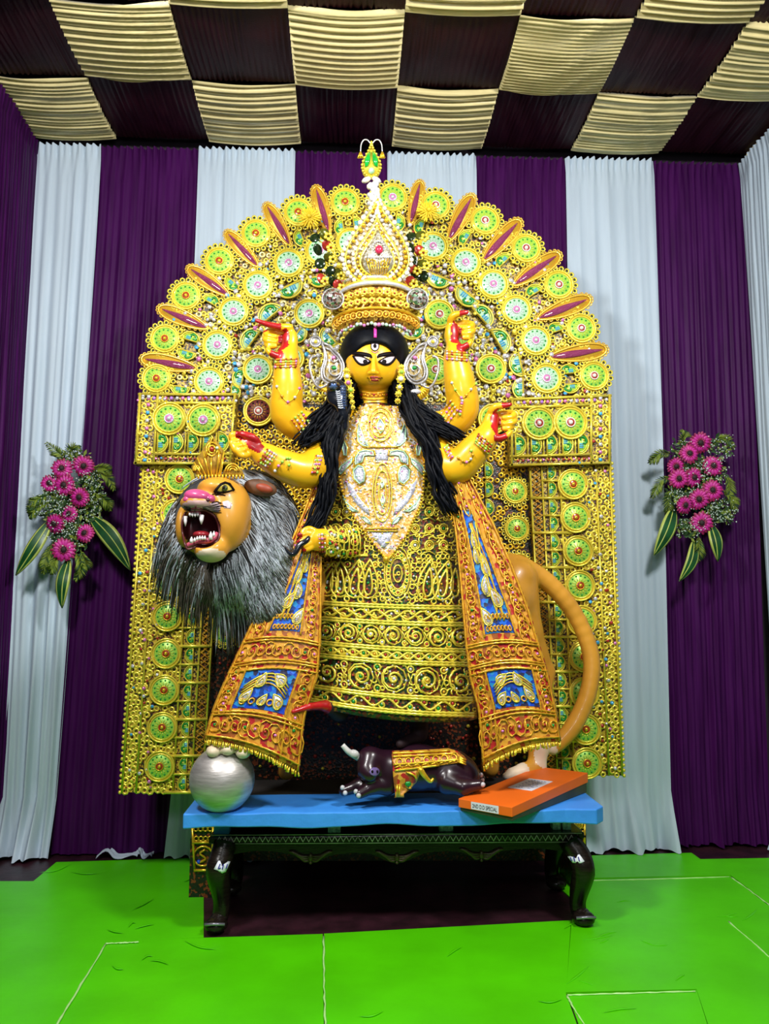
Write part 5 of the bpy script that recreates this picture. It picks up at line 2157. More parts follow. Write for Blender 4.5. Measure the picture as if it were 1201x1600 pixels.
# ================================================================== lion
lion = thing('lion_statue', 'roaring golden lion with a grey mane and gold headdress, behind the idol', 'statue', P(400, 1100, 4.1))
M_LION = mat('lion_ochre', (.70, .33, .035), .38, 0, .12, 5, coat=.15)
M_CHIN = mat('lion_cream', (.80, .66, .48), .45, 0, .1, 8)
M_MOUTH = mat('dark_mouth', (.06, .008, .012), .35)
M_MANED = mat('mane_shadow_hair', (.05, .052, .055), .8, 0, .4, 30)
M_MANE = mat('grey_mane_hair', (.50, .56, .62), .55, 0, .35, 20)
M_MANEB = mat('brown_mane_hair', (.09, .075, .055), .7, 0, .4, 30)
M_GUM = mat('pink_gum', (.55, .10, .16), .3, 0, .2, 40)
M_NOSE = mat('pink_nose', (.62, .08, .24), .3, 0, .25, 12, coat=.3)
YL = 3.80
F = Field((P(255, 800, 3.7).x, 3.48, .50), (P(945, 900, 4.4).x, 4.66, P(345, 728, 3.8).z), .0085)
F.ell(g3(348, 793, YL + .03), (.135, .15, .145), .03)
F.ell(g3(338, 764, YL - .05), (.085, .12, .05), .04)
F.ell(g3(312, 787, YL - .12), (.088, .10, .047), .04)
F.ell(g3(357, 812, YL - .03), (.088, .12, .15), .04)
F.ell(g3(330, 858, YL - .09), (.078, .085, .062), .03)
F.ell(g3(287, 822, YL + .0), (.034, .09, .10), .03)
F.ell(g3(318, 828, YL + .05), (.12, .09, .12), .02)
F.ell(g3(401, 762, YL + .10), (.07, .045, .035), .02, Matrix.Rotation(.25, 3, 'Y'))
F.ell(g3(315, 826, YL - .20), (.080, .165, .088), .012, Matrix.Rotation(-.12, 3, 'Y'), True)
F.chain([g3(370, 830, 3.95), g3(425, 890, 4.08), g3(520, 940, 4.25), g3(660, 935, 4.38), g3(790, 935, 4.42)], [.13, .16, .18, .17, .155], .05)
F.chain([g3(806, 905, 4.44), g3(822, 985, 4.46), g3(850, 1050, 4.52), g3(846, 1100, 4.48), g3(842, 1165, 4.43), g3(838, 1196, 4.41)], [.12, .085, .055, .048, .052, .05], .03)
F.chain([g3(838, 1200, 4.41), g3(818, 1207, 4.36), g3(800, 1210, 4.33)], [.05, .046, .035], .02)
for dx, dy in ((-10, 0), (-2, 3), (8, 5)):
    F.ell(g3(802 + dx, 1213 + dy * .3, 4.32 + dy * .008), (.026, .03, .02), .012)
F.chain([g3(430, 930, 4.02), g3(418, 1010, 4.02), g3(385, 1095, 4.0), g3(358, 1165, 3.96)], [.11, .07, .052, .05], .03)
for dx, dy in ((-24, 0), (-2, -3), (22, 2)):
    F.ell(g3(358 + dx, 1173 + dy, 3.86), (.036, .050, .030), .010)
F.chain([g3(450, 940, 4.30), g3(452, 1060, 4.4), g3(450, 1150, 4.44), g3(447, 1206, 4.44)], [.11, .06, .045, .042], .03)
F.chain([g3(790, 930, 4.55), g3(770, 1060, 4.56), g3(765, 1200, 4.5)], [.1, .06, .05], .03)
F.chain([g3(796, 880, 4.45), g3(820, 888, 4.46), g3(858, 912, 4.47), g3(895, 955, 4.48), g3(919, 1008, 4.48), g3(924, 1050, 4.47), g3(914, 1096, 4.46), g3(893, 1138, 4.45), g3(864, 1170, 4.44)],
        [.055, .052, .046, .043, .042, .042, .042, .042, .034], .02, 30)


def lpick(c):
    m = np.zeros(len(c), int)
    q = (c - np.array(g3(330, 872, YL - .13))) / np.array((.072, .10, .045))
    m[(q ** 2).sum(1) < 1] = 1
    for p, r in ((g3(856, 1180, 4.37), .075), (g3(805, 1208, 4.33), .075), (g3(340, 1176, 3.84), .11), (g3(374, 1176, 3.84), .09)):
        m[((c - np.array(p)) ** 2).sum(1) < r * r] = 1
    q = (c - np.array(g3(312, 792, YL - .15))) / np.array((.078, .12, .026))
    m[(q ** 2).sum(1) < 1] = 3
    d = c - np.array(CAM)
    dep = d @ np.array(FWD)
    qx = 600.5 + FPX * (d @ np.array(RGT)) / dep
    qy = 800 - FPX * (d @ np.array(UPV)) / dep
    m[(((qx - 315) / 29.5) ** 2 + ((qy - 826) / 30.5) ** 2 < 1) & (c[:, 1] > YL - .158) & (c[:, 1] < YL + .1)] = 2
    return m


lb = link('body', F.mesh('lion_body', [M_LION, M_CHIN, M_MOUTH, mat('muzzle_mauve', (.62, .40, .38), .4, 0, .25, 20)], lpick), lion)
LT = tree_of(lb.data)
# nose, lips, gums, teeth, eye
b = MB()
nz = [on(LT, x, y, -.010) for x, y in ((309, 772), (298, 777), (322, 779), (309, 784))]
b.ball(P(309, 776, nz[0].y + .010), (.064, .050, .034), 14, 9, 0, Matrix.Rotation(.12, 3, 'Y'))
b.ball(P(294, 781, nz[0].y + .006), (.024, .034, .020), 10, 7, 0)
b.ball(P(327, 780, nz[0].y + .012), (.028, .034, .022), 10, 7, 0)
nose = b.build('nose', M_NOSE, lb)
b = MB()
NT = tree_of(nose.data)
for x, y in ((297, 783), (324, 781)):
    p = on(NT, x, y, .001) or on(LT, x, y, .004)
    b.ball(p, (.012, .006, .009), 8, 5)
b.tube([on(LT, x, y, .003) for x, y in ((306, 790), (305, 795), (304, 799))], .004, 5)
b.build('nostrils', M_MOUTH, lb)
lip = [(291, 799), (303, 794), (320, 797), (335, 806), (342, 822), (343, 838), (337, 848), (326, 852), (312, 851), (300, 857), (292, 858), (288, 846), (284, 826), (285, 810)]
lc = [(q[0], q[1]) for q in spline(lip + [lip[0]], 60)]
b = MB()


def lipp(x, y):
    """on the muzzle just outside the mouth, pulled to the rim"""
    cx, cy = 314, 826
    for k in (1.02, 1.06, 1.1, 1.15, 1.22, 1.3):
        p = on(LT, cx + (x - cx) * k, cy + (y - cy) * k, .002)
        if p and p.y < YL - .06:
            return P(x, y, p.y)
    return P(x, y, YL - .14)


rim = [lipp(*q) for q in lc]
for _ in range(3):
    rim = [(rim[i - 1] + rim[i] * 2 + rim[(i + 1) % len(rim)]) / 4 for i in range(len(rim))]
b.tube(rim, .0055, 6, 0, True)
b.build('lips', mat('dark_lip', (.10, .02, .02), .35), lb)
b = MB()
low = [P(x, y, YL - .14 + .03 * abs(i - 5) / 5) for i, (x, y) in enumerate([(290, 853), (295, 852), (301, 849), (308, 846), (315, 845), (322, 845), (329, 844), (335, 840), (339, 832)])]
b.tube(low, [.010, .014, .015, .014, .014, .014, .014, .012, .008], 7, 0)
upg = [P(x, y, YL - .15) for x, y in ((296, 801), (302, 799), (308, 800), (313, 803))]
b.tube(upg, [.008, .011, .011, .007], 6, 0)
b.ball(P(316, 836, YL - .06), (.045, .07, .020), 10, 7, 1)
b.build('gums', [M_GUM, mat('tongue_red', (.35, .02, .03), .3)], lb)
M_TOOTH = mat('tooth_ivory', (.88, .84, .84), .25, 0, .06, 40, coat=.3)


def tooth(x, y, w, h, Y, dn=1):
    b = MB()
    p = P(x, y, Y)
    s = .003
    b.tube([p, p + V((0, -.004, -dn * h * s * .5)), p + V((0, 0, -dn * h * s))], [w * s * .5, w * s * .42, w * s * .10], 7)
    b.build('tooth', M_TOOTH, lb)


for x, w, h in ((297, 4.5, 5), (301, 4.5, 6), (305, 4.5, 6), (309, 4.2, 5)):
    tooth(x, 802, w, h, YL - .165)
tooth(290, 807, 6, 15, YL - .15)
tooth(315, 805, 7.5, 14, YL - .16)
for x, y, w, h in ((299, 848, 6, 9), (304, 846, 4.5, 6), (308, 844, 4.5, 6), (312, 843, 4.5, 6), (316, 843, 4.5, 6), (320, 843, 4.5, 6), (329, 843, 7, 12), (334, 838, 5, 8)):
    tooth(x, y, w, h, YL - .158, -1)
b = MB()
el = almond(337, 364, 767, 766, 11.5, 2.5, 10)
patch(b, LT, el, .003, 0)
p = on(LT, 350, 762.5, .004)
b.ball(p, (.015, .009, .016), 10, 6, 1)
b.ball(p + V((-.002, -.008, .003)), (.007, .004, .008), 8, 5, 3)
draw(b, LT, el + [el[0]], .0042, .004, 2)
draw(b, LT, [(335, 769), (338, 764), (344, 757.5), (351, 755), (358, 757), (365, 767)], .0075, .003, 2)
b.build('eye', [mat('eye_yellow', (.80, .62, .10), .25), mat('eye_green', (.05, .07, .02), .2), M_INK, BLACK], lb)
b = MB()
patch(b, LT, [(318, 793), (330, 786), (341, 785), (345, 792), (342, 800), (332, 799)], .002, 0)
patch(b, LT, [(276, 790), (286, 786), (296, 791), (300, 796), (288, 797), (278, 797)], .002, 0)
patch(b, LT, [(347, 784), (356, 782), (362, 787), (360, 795), (350, 794)], .002, 0)
for k in range(5):
    draw(b, LT, [(316 + k, 792 + k * 1.6), (328 + k, 790 + k * 2.4), (342 + k, 787 + k * 3.4)], .0016, .0035, 1)
    draw(b, LT, [(298, 793 + k), (288, 790 + k * 1.5), (277, 789 + k * 2.2)], .0016, .0035, 1)
for x, y in ((331, 773), (336, 774), (330, 786), (338, 792)):
    draw(b, LT, [(x, y), (x + 8, y - 2), (x + 16, y + .5)], .0024, .003, 1)
b.build('whisker_pads', [mat('whisker_pad_mauve', (.72, .55, .60), .4), M_INK], lb)
b = MB()
p = P(407, 762, YL + .02)
b.ball(p, (.080, .035, .040), 16, 10, 0, Matrix.Rotation(.22, 3, 'Y'))
b.ball(p + V((.018, -.024, -.006)), (.045, .018, .022), 12, 8, 1, Matrix.Rotation(.3, 3, 'Y'))
b.build('ear', [mat('ear_brown', (.13, .055, .025), .6, 0, .4, 20), mat('ear_red', (.30, .05, .02), .5)], lion)

# mane: a dark body of hair and combed strands over it
H = Field((P(235, 800, 3.8).x, 3.62, P(400, 1010, 3.8).z), (P(475, 800, 3.9).x, 4.3, P(360, 715, 3.9).z), .012)
ME = [((362, 800, 3.985), (.275, .16, .20)), ((395, 880, 3.98), (.21, .16, .24)), ((305, 840, 3.97), (.145, .15, .20)), ((420, 940, 3.97), (.12, .12, .13)), ((350, 895, 3.99), (.16, .14, .19)), ((392, 752, 3.99), (.12, .09, .05))]
for c, r in ME:
    H.ell(g3(*c), r, .05)
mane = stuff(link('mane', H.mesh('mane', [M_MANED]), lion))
MT = tree_of(mane.data)
random.seed(3)
b = MB()
fc = V((330, 812))
cnt = 0
while cnt < 2600:
    px, py = random.uniform(246, 458), random.uniform(735, 985)
    if py > 900 + max(0, px - 300) * .9:
        continue
    d = V((px, py)) - fc
    if (d.x / 58) ** 2 + (d.y / 72) ** 2 < .9:
        continue
    p = on(MT, px, py, .004)
    if p is None:
        continue
    # combed away from the face, then down
    g = V((d.x * .010, 1.0 - .25 * math.exp(-(d.length / 60) ** 2) * (1 if d.y < 0 else 0)))
    if py < 775:
        g = V((.9 * (1 if d.x > 0 else -1), .35))
    g.normalize()
    L = random.uniform(34, 70)
    wv, ph = random.uniform(1, 4), random.uniform(0, 6)
    pts = []
    for i in range(7):
        t = i / 6
        x, y = px + g.x * L * t + wv * math.sin(t * 5 + ph), py + g.y * L * t + 8 * t * t
        q = on(MT, x, y, .006 + .016 * t)
        if q is None:
            q = pts[-1] + (pts[-1] - pts[-2]) * .8 + V((0, 0, -.012)) if len(pts) > 1 else None
            if q is None:
                break
        pts.append(q)
    if len(pts) < 4:
        continue
    cnt += 1
    dark = 2 if (px < 335 and random.random() < min(.9, .35 + max(0, (py - 840) / 90))) or (py > 915 and random.random() < .4) else (1 if random.random() < .25 else 0)  # lower left strands darkened, shading under the chin put into their colour
    r0 = random.uniform(.003, .006)
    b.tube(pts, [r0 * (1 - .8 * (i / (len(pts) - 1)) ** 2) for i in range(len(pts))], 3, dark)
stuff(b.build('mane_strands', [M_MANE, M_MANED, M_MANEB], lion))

# gold headdress of the lion
b = MB()
YH = YL - .06
fan = [(322, 744), (303, 722), (310, 712), (318, 704), (324, 690), (332, 681), (340, 692), (350, 704), (348, 718), (352, 744)]
for pl in ([(316, 744), (303, 722), (313, 708), (324, 690), (332, 681), (341, 692), (350, 706), (346, 728), (344, 744)], [(346, 744), (352, 730), (360, 722), (368, 724), (377, 732), (382, 744)], [(312, 744), (301, 738), (299, 728), (306, 724), (316, 730)]):
    b.prism([P(x, y, YH) for x, y in pl][::-1], (0, .012, 0), 0)
hd = b.build('headdress', GOLD_D, lion, recalc=True)
b = MB()
C3 = lambda pts, r=.004, mi=0: b.tube([P(x, y, YH - .005) for x, y in pts], r, 4, mi, nrm=(0, -1, 0))
for x0, x1, y1 in ((316, 303, 722), (322, 308, 715), (327, 318, 706), (338, 343, 698), (341, 350, 706), (344, 349, 714), (330, 330, 715)):
    C3([(x0, 744), (lerp(x0, x1, .6), lerp(744, y1, .55)), (x1, y1)], .005)
for R in (5, 9):
    C3(circle2(331, 702, R, 12, R * 1.2) + [(331 + R, 702)], .0045)
C3([(320, 716), (332, 683), (345, 708)], .005)
for R in (4, 7.5, 11):
    C3([(363 + R * math.cos(t), 736 - R * math.sin(t)) for t in np.linspace(0, pi, 12)], .004)
    C3([(307 + R * .5 * math.cos(t), 736 - R * .8 * math.sin(t)) for t in np.linspace(0, pi, 10)], .004)
for i in range(14):
    x = 310 + i * 5.4
    C3([(x, 741), (x, 748)], .006)
b.ball(P(331, 702, YH - .008), .012, 8, 5, 1)
b.ball(P(339, 700, YH - .008), .008, 8, 5, 2)
stuff(b.build('gold_filigree', [GOLD_D if 0 else GOLD, RUBY, MINT], hd))

# ================================================================== reclining buffalo
buf = thing('buffalo_statue', 'dark purple-brown buffalo lying on the blue board under a gold saddle cloth', 'statue', P(650, 1245, 4.0))
M_BUF = mat('dark_plum_gloss', (.022, .006, .014), .3, 0, .3, 6, coat=.15)
F = Field((P(515, 1200, 3.9).x, 3.78, ZB - .03), (P(765, 1200, 4.0).x, 4.17, P(640, 1120, 4.0).z), .006)
F.chain([g3(606, 1208, 4.0), g3(650, 1198, 4.02), g3(705, 1204, 4.03), g3(722, 1212, 4.02)], [.095, .105, .098, .085], .03)
F.chain([g3(600, 1195, 3.99), g3(578, 1188, 3.95), g3(574, 1204, 3.91), g3(578, 1210, 3.89)], [.07, .058, .042, .034], .03)
F.chain([g3(604, 1228, 3.95), g3(584, 1228, 3.92), g3(562, 1240, 3.89)], [.045, .034, .024], .02)
F.chain([g3(588, 1222, 3.98), g3(562, 1227, 3.96), g3(537, 1236, 3.95)], [.045, .032, .024], .02)
F.chain([g3(700, 1222, 3.95), g3(722, 1230, 3.91), g3(748, 1226, 3.91)], [.06, .036, .026], .02)
F.chain([g3(726, 1200, 4.04), g3(738, 1210, 4.06), g3(750, 1216, 4.06)], [.05, .034, .024], .02)
F.ell(g3(591, 1183, 3.98), (.03, .02, .012), .01)
bb = link('body', F.mesh('buffalo_body', [M_BUF]), buf)
UT = tree_of(bb.data)
for pts in ([(551, 1160, 3.93), (541, 1166, 3.92), (538, 1174, 3.91), (547, 1178, 3.90), (556, 1183, 3.93)],):
    b = MB()
    q = spline([(566, 1186, 3.95), (554, 1180, 3.93), (544, 1174, 3.92), (535, 1164, 3.92)], 14)
    b.tube([P(*p) for p in q], [lerp(.020, .012, i / 13) for i in range(14)], 8)
    b.ball(P(553, 1178, 3.92), (.026, .018, .020), 10, 6, 0, Matrix.Rotation(.4, 3, 'Y'))
    lab(b.build('horn', mat('horn_white', (.62, .62, .60), .3), buf), 'whitish horn')
b = MB()
patch(b, UT, circle2(585, 1206, 8, 10, 7), .003, 0)  # bluish highlight of the snout put into the colour of this patch
for s in (-4, 3):
    p = on(UT, 585 + s, 1206, .004)
    b.ball(p, (.006, .004, .008), 6, 4, 1)
b.build('muzzle', [mat('muzzle_highlight', (.20, .14, .38), .2), M_INK], buf)
b = MB()
for x, y in ((535, 1231), (539, 1239), (556, 1237), (560, 1243), (751, 1211), (753, 1219), (754, 1226)):
    p = on(UT, x, y, .001)
    if p:
        b.ball(p, (.012, .010, .012), 7, 5)
b.build('hoof_marks', mat('hoof_white', (.65, .66, .70), .35), buf)
# saddle cloth
b = MB()


def cloth_row(y0, y1, x0, x1, n=18):
    return [(lerp(x0, x1, i / n), lerp(y0, y1, i / n)) for i in range(n + 1)]


rowsc = [cloth_row(1176, 1172, 612, 700), cloth_row(1182, 1176, 611, 714), cloth_row(1190, 1184, 612, 724), cloth_row(1198, 1189, 613, 728), cloth_row(1205, 1192, 614, 722)]
vs = []
for r in rowsc:
    for q in r:
        p = on(UT, q[0], q[1], .010)
        vs.append(p if p else P(q[0], q[1], 4.0))
k = len(rowsc[0])
b.add(vs, [(j * k + i + 1, j * k + i, (j + 1) * k + i, (j + 1) * k + i + 1) for j in range(len(rowsc) - 1) for i in range(k - 1)])
vs = []
for y in (1200, 1210, 1220, 1230, 1240, 1246):
    for i in range(7):
        t = i / 6
        w = interp([(1200, 46), (1220, 36), (1240, 16), (1246, 16)], y)
        q = (613 + 2 * (y - 1200) / 46 + w * t, y)
        p = on(UT, q[0], q[1], .012)
        vs.append(p if p else P(q[0], q[1], 3.90))
b.add(vs, [(j * 7 + i + 1, j * 7 + i, (j + 1) * 7 + i, (j + 1) * 7 + i + 1) for j in range(5) for i in range(6)])
sd = b.build('saddle_cloth', M_SHAWL, buf)
so = sd.modifiers.new('cloth', 'SOLIDIFY'); so.thickness = .005; so.offset = -1
DT = tree_of(sd.data)
b = MB()
for y0, y1, x0, x1 in ((1178, 1174, 613, 702), (1183, 1178, 613, 712), (1195, 1187, 614, 726), (1204, 1192, 616, 720)):
    draw(b, DT, cloth_row(y0, y1, x0, x1), .006, .004)
for x in range(624, 724, 14):
    draw(b, DT, circle2(x, 1191 - (x - 620) * .07, 5, 9), .0045, .004, 0, 4, closed=True)
    draw(b, DT, [(x - 8, 1200 - (x - 620) * .09), (x, 1197 - (x - 620) * .09), (x + 6, 1201 - (x - 620) * .09)], .004, .004)
for k in range(3):
    draw(b, DT, [(615 + k * 5, 1204), (616 + k * 4, 1225), (617 + k * 3, 1245)], .0055, .004)
draw(b, DT, [(q[0], q[1]) for q in spline([(634, 1206), (648, 1212), (650, 1224), (640, 1231), (633, 1226)], 14)], .0055, .004)
p = on(DT, 637, 1224, .004) or P(637, 1224, 3.89)
b.ball(p, (.016, .008, .013), 8, 5, 1)
q = [P(x, y, 3.89) for x, y in spline([(655, 1200), (663, 1212), (672, 1221), (677, 1216)], 12)]
b.tube(q, [.014, .015, .015, .014, .013, .012, .011, .010, .009, .008, .007, .005], 6, 0)
for i in range(9):
    x = 712 + i * 1.6
    p = on(DT, 715, 1183 + i, .006) or P(715, 1183 + i, 3.93)
    b.tube([p, P(724 + i % 3 * 2, 1185 + i * 1.2, p.y - .005)], [.005, .004], 4, 0)
stuff(b.build('gold_embroidery', [GOLD, LEAFG], sd))

# ================================================================== cobra
cb = thing('cobra_figure', 'black cobra with pale blue belly scales rearing beside the idol\'s ear', 'snake', P(527, 640, 3.92))
M_COB = mat('cobra_black', (.008, .010, .016), .2, 0, .3, 20, coat=.5)
F = Field((P(495, 620, 3.9).x, 3.80, P(520, 680, 3.9).z), (P(560, 620, 3.9).x, 4.02, P(520, 580, 3.9).z), .004)
F.ell(g3(526, 614, 3.91), (.052, .026, .070), .02, Matrix.Rotation(.2, 3, 'Y'))
F.ell(g3(520, 603, 3.885), (.030, .034, .022), .02)
F.chain([g3(530, 630, 3.92), g3(536, 650, 3.94), g3(536, 668, 3.95)], [.036, .03, .028], .02)
hood = link('hood', F.mesh('cobra_hood', [M_COB]), cb)
CT = tree_of(hood.data)
b = MB()
for i in range(9):
    y = 611 + i * 3.2
    draw(b, CT, [(524 + i * .55, y), (527.5 + i * .6, y + 1.2), (531 + i * .6, y)], .0036, .002, 0)
for i in range(34):
    draw(b, CT, circle2(533 + (i % 4) * 2.6 + (i // 4) * .2, 604 + (i // 4) * 4.2, 1.3, 6), .0014, .0016, 1, 4, closed=True)
patch(b, CT, [(513, 604), (518, 599), (525, 599), (527, 604), (522, 608), (516, 608)], .0016, 1)
b.build('belly_scales', [mat('pale_scale', (.62, .68, .80), .3), mat('blue_scale', (.10, .18, .42), .25, .2)], cb)
b = MB()
q = spline([(536, 668, 3.95), (524, 700, 3.96), (516, 760, 3.955), (498, 815, 3.93), (481, 842, 3.85), (468, 852, 3.835), (459, 866, 3.83), (450, 862, 3.83), (444, 853, 3.83)], 50)
b.tube([P(*p) for p in q], [lerp(.026, .012, i / 40) if i < 40 else lerp(.012, .004, (i - 40) / 9) for i in range(50)], 7)
b.build('tail', M_COB, cb)

# ================================================================== orange box on the board
A, B, C = (PZ(716, 1267, ZB), PZ(800, 1284, ZB), PZ(919, 1238, ZB))
D = A + C - B
hA, hB, hC = .056, .062, .098
top = [A + V((0, 0, hA)), B + V((0, 0, hB)), C + V((0, 0, hC)), D + V((0, 0, hA + hC - hB))]
base = [A, B, C, D]
ctr = (A + B + C + D) / 4
bxo = thing('gift_box', 'flat orange cardboard box with white labels, on the right end of the blue board', 'box', ctr)
M_OR = mat('orange_card', (.90, .155, .008), .5, 0, .06, 6)
M_OLV = mat('dark_olive_card', (.045, .055, .025), .5, 0, .3, 10)
b = MB()
inn = [p.lerp(ctr, .025) for p in base]
b.hexa([p + V((0, 0, .001)) for p in inn] + [p + (t - p) * .8 + (i - p) for p, t, i in zip(base, top, inn)])
bevel(b.build('tray', M_OLV, bxo, smooth=False, recalc=True), .002)
b = MB()
mid = [lerp(p, t, k) for p, t, k in zip(base, top, (.28, .30, .50, .45))]
b.hexa(mid + top)
lid = bevel(b.build('lid', M_OR, bxo, smooth=False, recalc=True), .003)
# white paper on the lid with blue-grey print
ux, uy = (top[1] - top[0]), (top[3] - top[0])
nz = ux.cross(uy).normalized()


def ontop(s, t, h=.0015):
    return top[0] + ux * s + uy * t + nz * h


s0, s1, t0, t1 = .32, .78, .38, .66
b = MB()
b.hexa([ontop(s0, t0, .0004), ontop(s1, t0, .0004), ontop(s1, t1, .0004), ontop(s0, t1, .0004), ontop(s0, t0, .0014), ontop(s1, t0, .0014), ontop(s1, t1, .0014), ontop(s0, t1, .0014)])
pap = b.build('top_label', M_PAPER, lid, smooth=False, recalc=True)
b = MB()
rr = random.Random(4)
for i in range(6):
    t = lerp(t0 + .04, t1 - .04, i / 5)
    x = s0 + .10
    while x < s1 - .08:
        w = rr.uniform(.02, .06)
        if rr.random() < .7:
            b.tube([ontop(x, t, .002), ontop(min(x + w, s1 - .05), t, .002)], .0016, 4)
        x += w + .02
b.build('printed_lines', mat('grey_blue_print', (.22, .28, .50), .5), lid)
# front label with its lettering
fx = (B - A).normalized()


def onfront(s, h, d=.0015):
    p = lerp(lerp(A, B, s), lerp(top[0], top[1], s), h)
    nn = (B - A).cross(V((0, 0, 1))).normalized()
    return p + nn * d


b = MB()
l0, l1, h0, h1 = .25, .76, .36, .92
b.hexa([onfront(l0, h0, .0003), onfront(l1, h0, .0003), onfront(l1, h1, .0003), onfront(l0, h1, .0003), onfront(l0, h0), onfront(l1, h0), onfront(l1, h1), onfront(l0, h1)])
fl = b.build('front_label', M_PAPER, lid, smooth=False, recalc=True)
cu = bpy.data.curves.new('lettering', 'FONT')
cu.body = '2ND D.D SPECIAL'
cu.size = 1
cu.extrude = .01
tmp = bpy.data.objects.new('lettering', cu)
COL.objects.link(tmp)
bpy.context.view_layer.update()
me = bpy.data.meshes.new_from_object(tmp.evaluated_get(bpy.context.evaluated_depsgraph_get()))
bpy.data.objects.remove(tmp)
xs = [v.co.x for v in me.vertices]; ys = [v.co.y for v in me.vertices]
for v in me.vertices:
    s = lerp(l0 + .025, l1 - .025, (v.co.x - min(xs)) / (max(xs) - min(xs)))
    h = lerp(h0 + .12, h1 - .14, (v.co.y - min(ys)) / (max(ys) - min(ys)))
    v.co = onfront(s, h, .0022 + v.co.z * .02)
me.materials.clear()
me.materials.append(M_INK)
link('lettering', me, lid)

# ================================================================== bouquets on the curtains
M_PET = mat('magenta_petal', (.36, .006, .12), .5, 0, .45, 25, col2=(.20, .004, .04))
M_PET2 = mat('bright_magenta_petal', (.50, .015, .26), .5, 0, .2, 25)
M_EYE = mat('dark_flower_eye', (.02, .006, .008), .7)
M_LEAF = mat('leaf_green', (.006, .07, .016), .35, 0, .4, 14)
M_EDGE = mat('leaf_edge_cream', (.42, .50, .10), .4, 0, .2, 20)
M_FERN = mat('fern_green', (.20, .28, .025), .5, 0, .4, 20)
M_FERND = mat('dark_fern_green', (.03, .09, .02), .6, 0, .5, 20)
M_BREATH = mat('tiny_white_flower', (.55, .66, .60), .6)


def leaf(par, p0, p1, w, Y, bend=.0):
    """a long leaf with a pale edge, between two pixels"""
    a, c = P(p0[0], p0[1], Y), P(p1[0], p1[1], Y - .03)
    d = c - a
    s = d.cross(V((0, 1, 0))).normalized()
    b = MB()
    n = 14
    vs = []
    for i in range(n + 1):
        t = i / n
        ww = w * math.sin(pi * min(1, t * .96 + .04) ** .85) ** .8 + .001
        o = a + d * t + V((0, -.05 * math.sin(pi * t), 0)) + s * (bend * math.sin(pi * t))
        for k, h in ((-1, .0), (-.72, -.008), (0, .006), (.72, -.008), (1, .0)):
            vs.append(o + s * (ww * k) + V((0, h, 0)))
    b.add(vs, [], 0)
    for i in range(n):
        for k in range(4):
            q = i * 5 + k
            b.f.append((q, q + 1, q + 6, q + 5))
            b.m.append(1 if k in (0, 3) else 0)
    b.tube([vs[i * 5 + 2] + V((0, -.003, 0)) for i in range(n + 1)], .0022, 4, 1)
    o = b.build('striped_leaf', [M_LEAF, M_EDGE], par)
    sm = o.modifiers.new('thick', 'SOLIDIFY'); sm.thickness = .002
    return o


